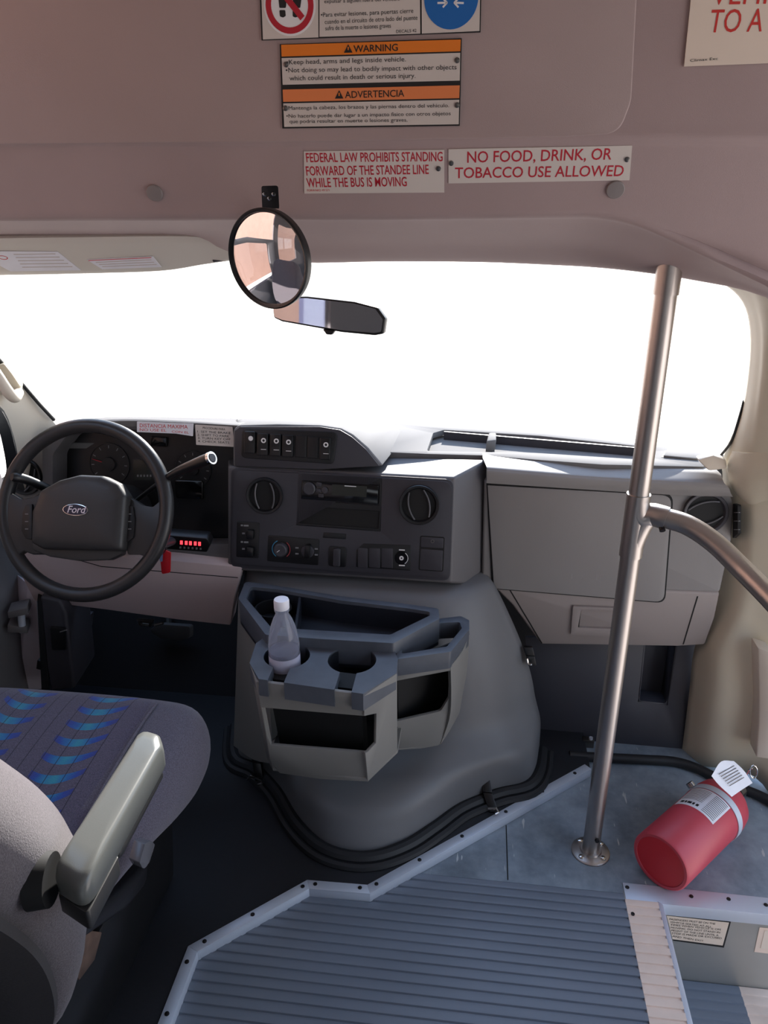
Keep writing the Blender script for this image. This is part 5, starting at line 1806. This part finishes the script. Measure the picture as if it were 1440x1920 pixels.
cu_o.data.materials.append(M_fabricpat)
for p in cu_o.data.polygons:
    c = p.center
    if abs(c.x) < 0.19 and p.normal.z > 0.55 and c.z > 0.36 - CAB_Z:
        p.material_index = 1
# piping along the cushion edges
for sgn in (-1, 1):
    pts = [Vector((SX + sgn * .195, y, z)) for y, z in ((0.80, .410), (0.98, .433), (1.08, .440), (1.16, .440), (1.20, .435))]
    MB().tube(spline(pts, 5), 0.0025, 8).build('piping', M_fabric, cu_o)

# backrest, reclined
rn = Vector((0, 0.87, 0.49))
BSH = -0.014
def bring(yc, zc, hw, th, bol=0.012):
    pts = []
    for x, n in ((-0.6, th * .5), (0, th * .5 - bol), (0.6, th * .5), (0.86, th * .46 + bol), (1.0, 0.05 * th), (0.92, -th * .40), (0.6, -th * .5), (0, -th * .5), (-0.6, -th * .5), (-0.92, -th * .40), (-1.0, 0.05 * th), (-0.86, th * .46 + bol)):
        pts.append(Vector((SX + x * hw, yc + BSH, zc)) + rn * n)
    return pts
bsec = [bring(0.735, 0.235, .20, .06, 0), bring(0.735, 0.26, .235, .10, .004), bring(0.75, 0.34, .262, .13), bring(0.75, 0.42, .272, .15), bring(0.73, 0.50, .276, .155), bring(0.69, 0.59, .276, .155), bring(0.635, 0.69, .27, .15), bring(0.575, 0.80, .26, .14),
        bring(0.51, 0.92, .25, .12), bring(0.46, 1.02, .23, .10), bring(0.435, 1.07, .17, .06, .004)]
mb = MB().loft(bsec, 4, 4, closed_u=True, capends=True)
mb.build('backrest', M_fabricside, seat, sharp=70)
# hard rear shell of the backrest
shell = []
for s_ in bsec[1:9]:
    c = sum(s_, Vector((0, 0, 0))) / len(s_)
    row = [s_[i] + (s_[i] - c) * 0.03 - rn * 0.010 for i in (5, 6, 7, 8, 9)]
    shell.append(row)
M_seatshell = mat('seat_back_shell', (52, 50, 52), .8, bump=.3, scale=160, stretch=(1, 1, 6))
MB().sheet(shell, 4, 4, -rn * 0.012).build('rear_shell', M_seatshell, seat, sharp=60)
# pedestal, shroud and hinge hardware
ped = MB()
ped.hull_prism([Vector((SX + x, SY + y, CAB_Z)) for x, y in ((-.22, -.22), (.20, -.22), (.20, .22), (-.22, .22))], [Vector((SX + x, SY + y, .245)) for x, y in ((-.22, -.24), (.22, -.24), (.22, .22), (-.22, .22))])
ped.build('pedestal', M_black, seat, bevel=.01)
f = [PX(a, b, -0.545) for a, b in [(196, 1700), (262, 1640), (282, 1612), (276, 1660), (240, 1706), (160, 1762), (150, 1745)]]
M_shroud = mat('seat_shroud', (30, 30, 34), .35)
MB().hull_prism(f, [p + Vector((-.05, 0, 0)) for p in f]).build('side_shroud', M_shroud, seat, bevel=.012, seg=3)
f = [PX(a, b, -0.56) for a, b in [(138, 1740), (192, 1748), (178, 1800), (150, 1838), (132, 1820)]]
hb_ = MB().hull_prism(f, [p + Vector((-.006, 0, 0)) for p in f]).build('hinge_plate', M_rust, seat, bevel=.002)
q = PX(144, 1764, -0.558)
MB().tube([q, q + Vector((.008, 0, 0))], .008, 12).build('bolt', M_icon, hb_)
q = PX(275, 1592, -0.50)
f = [PX(a, b, -0.475) for a, b in rpoly([(262, 1618), (272, 1582), (284, 1576), (291, 1584), (281, 1616), (270, 1632)], 5)]
M_buckle = mat('buckle_grey', (92, 92, 98), .25)
MB().hull_prism(f, [p + Vector((-.02, .006, 0)) for p in f]).build('belt_buckle', M_buckle, seat, bevel=.003)
# armrest: padded top and hard underside
AZ = 0.585
def arow(z, pts):
    return [PZ(a, b, z) for a, b in pts]
top = rpoly([(p.x, p.y) for p in arow(AZ, [(96, 1626), (154, 1664), (306, 1394), (300, 1370), (272, 1362), (260, 1370)])], [.016, .016, .022, .022, .02, .01], 6)
FZ = Frame((0, 0, 0), (0, 0, 1), (0, 1, 0))
arm = puff(MB(), FZ, top, [(0.94, AZ - .045), (1.0, AZ - .040), (1.005, AZ - .018), (0.975, AZ - .007), (0.90, AZ - .001), (0.72, AZ + .001), (0.4, AZ + .0015)]).build('armrest_pad', M_armpad, seat, sharp=60)
base = rpoly([(p.x, p.y) for p in arow(AZ, [(98, 1628), (155, 1665), (214, 1560), (165, 1504)])], .006)
MB().prism(FZ, base, AZ - .072, AZ - .043).build('armrest_base', M_armbase, seat, bevel=.004)
lo = rpoly([(p.x, p.y) for p in arow(AZ, [(160, 1504), (212, 1560), (299, 1402), (294, 1377), (272, 1372)])], .01)
MB().prism(FZ, lo, AZ - .056, AZ - .043).build('armrest_underside', M_armbase, seat, bevel=.003)
q = PX(78, 1652, -0.515)
MB().tube([q + Vector((-.012, 0, 0)), q + Vector((0.012, 0.004, 0))], [.036, .033], 28).build('armrest_pivot_recess', M_gap, seat)  # black disc, its colour stands for the shaded recess at the pivot

# ================================================================== SIGNS ON THE FRONT PANEL
def plate(name, F, pts, label, m=M_sign, w=0.0, th=0.0018, border=None):
    o = MB().prism(F, F.uvs(pts, w), w, w + th).build(name, border or m, None)
    tag(o, label, 'sign')
    return o


def panel(F, pts, w, m, par, name='panel'):
    return MB().prism(F, F.uvs(pts, w), w - .0006, w).build(name, m, par)


def screws(F, pts, w, par):
    for a, b in pts:
        c = F.uv(a, b, w)
        MB().lathe(F, c, [(0.0036, w - .0005), (0.0034, w + .0012), (0.0016, w + .0018)], 14).build('screw', M_steeldark, par)

# top sign, cut by the picture edge
W_ = 0.0062
S1_ = plate('pictogram_sign', FA, [(483, -120), (905, -122), (901, 61), (491, 76)], 'white no standing pictogram sign at the top with red ring and blue disc', M_sign, W_, .0018, M_ink)
wt_ = W_ + .0023
panel(FA, [(486, -117), (596, -118), (597, 70), (493, 74)], wt_, M_sign, S1_)
panel(FA, [(599, -118), (786, -119), (788, 63), (599, 69)], wt_, M_sign, S1_)
panel(FA, [(790, -119), (902, -119), (899, 58), (791, 63)], wt_, M_sign, S1_)
c = FA.uv(543, 10, wt_)
u1 = FA.uv(589, 10, wt_)[0] - c[0]
pg = MB().prism(FA, circ(c, u1 * 1.06, 48), wt_, wt_ + .0003)
pic = pg.build('pictogram', M_icon, S1_)
MB().prism(FA, circ(c, u1 * .98, 48), wt_ + .0003, wt_ + .0007, [circ(c, u1 * .76, 48)]).build('red_ring', M_red, pic)
mb = MB()
for pts in ([(522, -6), (538, -6), (536, 15), (524, 15)], [(550, -6), (566, -6), (563, 15), (548, 15)], [(524, 19), (535, 19), (536, 30), (531, 33), (525, 31)], [(549, 19), (561, 19), (561, 30), (554, 33), (549, 31)]):
    mb.prism(FA, rpoly(FA.uvs(pts, wt_), .0015), wt_ + .0002, wt_ + .0006)
mb.build('figure_legs', M_ink, pic)
q = strip(FA, (518, -30), (570, 36), .0075, wt_ + .0004, wt_ + .0009)
q.build('red_slash', M_red, pic)
c = FA.uv(846, -4, wt_)
u1 = FA.uv(897, -4, wt_)[0] - c[0]
bd = MB().prism(FA, circ(c, u1, 48), wt_, wt_ + .0004).build('blue_disc', M_blue, S1_)
mb = MB()
for s_, x in ((1, 833), (-1, 858)):
    for a, b in (((x - s_ * 12, 8), (x + s_ * 5, 7.5)), ((x - s_ * 2, -1), (x + s_ * 6, 8)), ((x - s_ * 2, 16), (x + s_ * 6, 7))):
        t_ = strip(FA, a, b, .0022, wt_ + .0003, wt_ + .0008)
        mb.add(t_.v, t_.f)
mb.build('white_arrows', M_icon, bd)
mb = MB()
mb.text(FA, '• Para evitar lesiones no se pare delante', (601, 31), (782, 25), 8, wt_ + .0003)
mb.text(FA, 'expulsado del vehiculo sobre la acera', (608, 7), (750, 2), 8, wt_ + .0003)
mb.v = []; mb.f = []
mb.text(FA, 'expulsar a alguien fuera del vehiculo', (608, 6), (750, 1), 7, wt_ + .0003)
mb.text(FA, '•Para evitar lesiones, para puertas cierre', (602, 32), (775, 24), 8.5, wt_ + .0003)
mb.text(FA, 'cuando en el circuito de otro lado del puente', (609, 45), (783, 37), 8.5, wt_ + .0003)
mb.text(FA, 'sufra de la muerte o lesiones graves', (610, 57), (733, 52), 8.5, wt_ + .0003)
mb.text(FA, 'DECALS 42', (743, 62), (781, 60), 6, wt_ + .0003)
mb.build('lettering', M_ink, S1_)

# warning sign and its Spanish half
S2_ = plate('warning_sign', FA, [(525, 83), (866, 72), (862, 236), (530, 241)], 'black bordered WARNING and ADVERTENCIA sign with two orange bands', M_sign, W_, .0018, M_ink)
panel(FA, [(527, 84), (864, 74), (863, 96), (528, 106)], wt_, M_orange, S2_, 'orange_band')
panel(FA, [(528, 109), (863, 99), (862, 151), (530, 159)], wt_, M_sign, S2_)
panel(FA, [(530, 168), (862, 160), (861, 184), (531, 191)], wt_, M_orange2, S2_, 'faded_orange_band')
panel(FA, [(531, 194), (861, 187), (860, 233), (533, 238)], wt_, M_sign, S2_)
mb = MB()
mb.text(FA, 'WARNING', (663, 98), (746, 95), 13, wt_ + .0003, bold=.012)
mb.text(FA, 'ADVERTENCIA', (647, 184), (758, 181), 13, wt_ + .0003, bold=.006)
for x, y in ((653, 99), (636, 185)):
    mb.prism(FA, FA.uvs([(x - 8, y), (x + 8, y - .3), (x, y - 16)], wt_), wt_, wt_ + .0004)
mb.text(FA, '•Keep head, arms and legs inside vehicle.', (537, 121), (761, 115), 9, wt_ + .0003)
mb.text(FA, '•Not doing so may lead to bodily impact with other objects', (536, 136), (856, 130), 9, wt_ + .0003)
mb.text(FA, 'which could result in death or serious injury.', (543, 151), (779, 146), 9, wt_ + .0003)
mb.text(FA, '•Mantenga la cabeza, los brazos y las piernas dentro del vehiculo.', (537, 206), (842, 201), 7, wt_ + .0003)
mb.text(FA, '•No hacerlo puede dar lugar a un impacto fisico con otros objetos', (537, 221), (845, 216), 7, wt_ + .0003)
mb.text(FA, 'que podria resultar en muerte o lesiones graves.', (543, 231), (764, 228), 7, wt_ + .0003)
mb.build('lettering', M_ink, S2_)
mb = MB()
for x, y in ((653, 99), (636, 185)):
    mb.prism(FA, FA.uvs([(x - .9, y - 5), (x + .9, y - 5), (x + 1.2, y - 11), (x - 1.2, y - 11)], wt_), wt_ + .0003, wt_ + .0008)
mb.build('exclamation_mark', M_orange, S2_)
screws(FA, [(536, 121), (857, 113), (535, 203), (857, 197)], wt_, S2_)

# small signs on the lower band
WB_ = 0.004
S3_ = plate('standee_sign', FB, [(570, 283), (833, 280), (833, 360), (571, 362)], 'white FEDERAL LAW PROHIBITS STANDING sign in condensed red capitals', M_sign, WB_)
mb = MB()
wb_ = WB_ + .002
mb.text(FB, 'FEDERAL LAW PROHIBITS STANDING', (575, 304), (830, 302), 17, wb_, bold=.012)
mb.text(FB, 'FORWARD OF THE STANDEE LINE', (575, 329), (804, 326), 17, wb_, bold=.012)
mb.text(FB, 'WHILE THE BUS IS MOVING', (576, 351), (763, 349), 17, wb_, bold=.012)
mb.build('lettering', M_red, S3_)
mb = MB().text(FB, 'FORWARD 49 571', (576, 359), (618, 358.5), 4, wb_)
mb.build('fine_print', M_redsign, S3_)
screws(FB, [(822, 316)], wb_, S3_)
S4_ = plate('no_food_sign', FB, [(841, 279), (1185, 272), (1180, 337), (841, 343)], 'white NO FOOD, DRINK, OR TOBACCO USE ALLOWED sign in red capitals', M_sign, WB_)
mb = MB()
mb.text(FB, 'NO FOOD, DRINK, OR', (876, 305), (1146, 299), 21, wb_, bold=.008)
mb.text(FB, 'TOBACCO USE ALLOWED', (853, 334), (1168, 330), 20, wb_, bold=.008)
mb.build('lettering', M_red, S4_)
screws(FB, [(846, 306), (1176, 299)], wb_, S4_)
# large sign at the top right, cut by the picture edge
S5_ = plate('vehicle_sign', FA, [(1304, -90), (1560, -96), (1560, 114), (1282, 125)], 'cream sign with large slanting red capitals TO A at the top right corner', M_sign2, W_)
mb = MB()
wa_ = W_ + .0022
mb.text(FA, 'TO A', (1328, 61), (1428, 59), 43, wa_, shear=0.03)
mb.text(FA, 'VEHI', (1332, 9), (1436, 7), 43, wa_, shear=0.03)
mb.build('lettering', M_redsign, S5_)
mb = MB().text(FA, 'Climax Exc', (1294, 116), (1346, 112), 5, wa_)
mb.build('fine_print', M_ink, S5_)

# hinged lid moulded proud of the front panel
pts = [(-420, -260), (1215, -260), (1193, 0), (1183, 190), (1160, 252), (1050, 258), (600, 266), (0, 271), (-420, 274)]
lid = MB().prism(FA, rpoly(FA.uvs(pts), [0, 0, 0, .04, .05, 0, 0, 0, 0], 8), 0.0008, 0.006)
o = lid.build('overhead_lid', M_lid, None, bevel=.0035, seg=3)
tag(o, 'large flat mauve-grey lid with a rounded corner carrying the warning signs', 'panel')
# round plugs on the lower band
PL_ = ['left round grey plug on the headliner band near the mirror bracket', 'round grey plug half hidden under the FEDERAL LAW sign', 'round grey plug under the NO FOOD sign']
for (a, b, w_), l in zip(((289, 363, .008), (736, 359, .0015), (1154, 357, .008)), PL_):
    c = FB.uv(a, b, w_)
    o = MB().lathe(FB, c, [(0.0125, -.008), (0.0125, w_ - .001), (0.0115, w_), (0.004, w_ + .0004)], 32).build('trim_plug', M_plug)
    tag(o, l, 'plug', 'round plugs on the headliner band')

# ================================================================== MIRRORS, VISOR, GRAB HANDLE
mc = ray(504, 486)
mc = CAM + mc * 1.09
back_ = (CAM - mc).normalized()
side = (_RT * -0.966 - _UP * 0.26)
side = (side - back_ * side.dot(back_)).normalized()
MA = math.radians(38)
FM = Frame(mc, back_ * math.cos(MA) + side * math.sin(MA), (0, 0, 1))
mir = thing('interior_mirror', FB.at(508, 370, 0), 'round convex mirror in a black rim hanging from a black bracket', 'mirror')
MR = 0.0685
MB().lathe(FM, (0, 0), [(MR * .3, -.022), (MR * .8, -.016), (MR * .99, -.006), (MR, 0.0), (MR, .004), (MR * .97, .0065), (MR * .93, .005), (MR * .925, .001)], 64, True, False).build('rim', M_black, mir)
Rc = 0.20
prof = [(MR * .935 * t, .002 + (math.sqrt(Rc * Rc - (MR * .935 * t) ** 2) - math.sqrt(Rc * Rc - (MR * .935) ** 2))) for t in (1, .9, .8, .7, .6, .5, .4, .3, .2, .1, .02)]
MB().lathe(FM, (0, 0), prof, 64, False, True).build('mirror_glass', M_mirror, mir, sharp=60)
bkt = MB().prism(FB, rpoly(FB.uvs([(490, 348), (522, 347), (525, 404), (492, 404)], .004), [.004, .004, .001, .001]), -.003, 0.005).build('bracket', M_black, mir, bevel=.001)
for a, b in ((496, 364), (513, 364), (505, 372)):
    c = FB.uv(a, b, .005)
    MB().lathe(FB, c, [(0.0033, .004), (0.003, .0062), (0.0014, .0068)], 14).build('screw', M_chrome, bkt)
MB().tube([FB.at(507, 400, .002), FB.at(507, 420, .012), mc - FM.n * .02 + Vector((0, .0, .03)), mc - FM.n * .018], .007, 12).build('stem', M_black, mir)

rv = thing('rear_view_mirror', PY(617, 592, 1.50), 'wide black rear view mirror below the round mirror against the windscreen', 'mirror')
FRV = Frame(PY(617, 592, 1.50), (-0.10, -0.99, 0.075), (0, 0, 1))
ol = FRV.uvs([(511, 578), (526, 557), (575, 556), (665, 566), (708, 577), (723, 598), (719, 626), (702, 629), (640, 623), (528, 603), (513, 596)])
MB().prism(FRV, rpoly(ol, .006), -.022, 0.0).build('housing', M_black, rv, bevel=.004, seg=3)
il = FRV.uvs([(513, 579), (528, 559), (575, 559), (664, 569), (704, 579), (718, 599), (715, 622), (702, 624), (640, 619), (530, 600), (515, 594)])
MB().prism(FRV, rpoly(il, .005), -.001, 0.0012).build('mirror_glass', M_mirror, rv)
MB().prism(FRV, FRV.uvs([(605, 617), (628, 620), (622, 628), (612, 627)]), -.012, .002).build('dip_tab', M_black, rv, bevel=.002)
MB().tube([PY(640, 600, 1.515), PY(650, 598, 1.60), PY(652, 597, 1.70)], .009, 12).build('mount_arm', M_black, rv)

M_faint = mat('faint_print', (186, 172, 160), .6)
vis = thing('sun_visor', PY(200, 440, 1.45), 'grey-beige sun visor above the driver side of the windscreen with two stickers', 'sun visor')
rows = [[PY(-140, 436, 1.47), PY(0, 434, 1.47), PY(150, 432, 1.47), PY(300, 430, 1.47), PY(380, 432, 1.47), PY(436, 452, 1.475)],
        [PY(-140, 450, 1.44), PY(0, 447, 1.44), PY(150, 445, 1.44), PY(300, 443, 1.44), PY(385, 446, 1.445), PY(437, 462, 1.46)],
        [PY(-140, 480, 1.47), PY(0, 478, 1.47), PY(150, 476, 1.47), PY(300, 472, 1.47), PY(385, 471, 1.475), PY(436, 475, 1.475)],
        [PY(-140, 509, 1.505), PY(0, 507, 1.505), PY(150, 505, 1.505), PY(300, 499, 1.505), PY(382, 489, 1.50), PY(432, 486, 1.49)],
        [PY(-140, 518, 1.525), PY(0, 516, 1.525), PY(150, 513, 1.525), PY(300, 508, 1.52), PY(380, 496, 1.51), PY(430, 489, 1.50)]]
MB().sheet(rows, 4, 4, (0, 0.022, 0.004)).build('visor_board', M_visor, vis, sharp=60)
FVs = frame3(PY(0, 479, 1.470), PY(300, 473, 1.470), PY(150, 504, 1.5025))
s_ = MB().prism(FVs, FVs.uvs([(-30, 470), (108, 471), (152, 506), (20, 508), (-14, 490)]), 0.0005, .0012).build('airbag_sticker', M_paper, vis)
part(s_, 'larger white sticker with a small red ring')
mb = MB()
for k_ in range(5):
    q = strip(FVs, (26 + k_ * 4, 476 + k_ * 6), (104 + k_ * 8, 475 + k_ * 6), .0014, .0011, .0015)
    mb.add(q.v, q.f)
mb.build('printing', M_faint, s_)
c = FVs.uv(6, 482)
MB().prism(FVs, circ(c, .0095, 24, 0, .006), .0011, .0015, [circ(c, .0078, 24, 0, .0045)]).build('red_ring', M_redsign, s_)
s_ = MB().prism(FVs, FVs.uvs([(163, 486), (287, 480), (303, 500), (192, 504)]), 0.0005, .0012).build('caution_sticker', M_paper, vis)
mb = MB()
for k_ in range(3):
    q = strip(FVs, (180 + k_ * 6, 491 + k_ * 4), (284 + k_ * 5, 486 + k_ * 4.5), .0012, .0011, .0015)
    mb.add(q.v, q.f)
mb.build('printing', M_faint, s_)
q = strip(FVs, (166, 487.5), (284, 482), .0016, .0011, .0015)
q.build('red_line', M_redsign, s_)
MB().tube([PY(400, 488, 1.50), PY(428, 484, 1.50)], .004, 10).build('pivot_rod', M_dark, vis)

gh = thing('grab_handle', PY(10, 710, 1.56), 'pale cream grab handle on the left windscreen pillar', 'grab handle')
hp2 = [PY(-30, 668, 1.50), PY(-8, 700, 1.49), PY(16, 736, 1.50), PY(28, 745, 1.53), PY(34, 736, 1.58)]
MB().tube(spline(hp2, 4), .012, 14).build('grip', M_cream, gh)
f = [PY(a, b, 1.575) for a, b in rpoly([(-20, 690), (8, 682), (22, 700), (38, 724), (34, 752), (22, 752), (-20, 712)], 6)]
MB().hull_prism(f, [p + Vector((-.01, .03, 0)) for p in f]).build('mount', M_beige, gh, bevel=.004)

# ================================================================== NOTICES ON THE STEP RISER
n1 = plate('step_notice', FR, [(1250, 1715), (1370, 1728), (1357, 1776), (1262, 1763)], 'cream notice with black border and small print on the step riser', M_sign2, 0.0, .0012, M_ink)
panel(FR, [(1250, 1717), (1367, 1730), (1355, 1773), (1261, 1761)], .0018, M_sign2, n1)
mb = MB()
for k_, (t_, x1) in enumerate((('PASSENGERS MUST BE ON THE', 1341), ('VEHICLE SEATED AT ALL', 1334), ('TIMES WHEN VEHICLE IS ON', 1351), ('MOVING. DO NOT STAND IN', 1350), ('FRONT OF THE LINE UNTIL A', 1347), ('STOP IS MADE OR EXCUSED', 1353), ('AND THEN EXIT.', 1320))):
    mb.text(FR, t_, (1255 + k_ * .9, 1725 + k_ * 5.3), (x1, 1734 + k_ * 5.4), 3.4, .0022)
mb.build('lettering', M_ink, n1)
n2 = plate('door_notice', FR, [(1424, 1738), (1520, 1748), (1512, 1796), (1414, 1784)], 'notice in a grey-brown frame at the right end of the step riser', M_sign2, 0.0, .0012, M_tan)
panel(FR, [(1434, 1745), (1512, 1753), (1506, 1788), (1426, 1778)], .0018, M_sign2, n2)
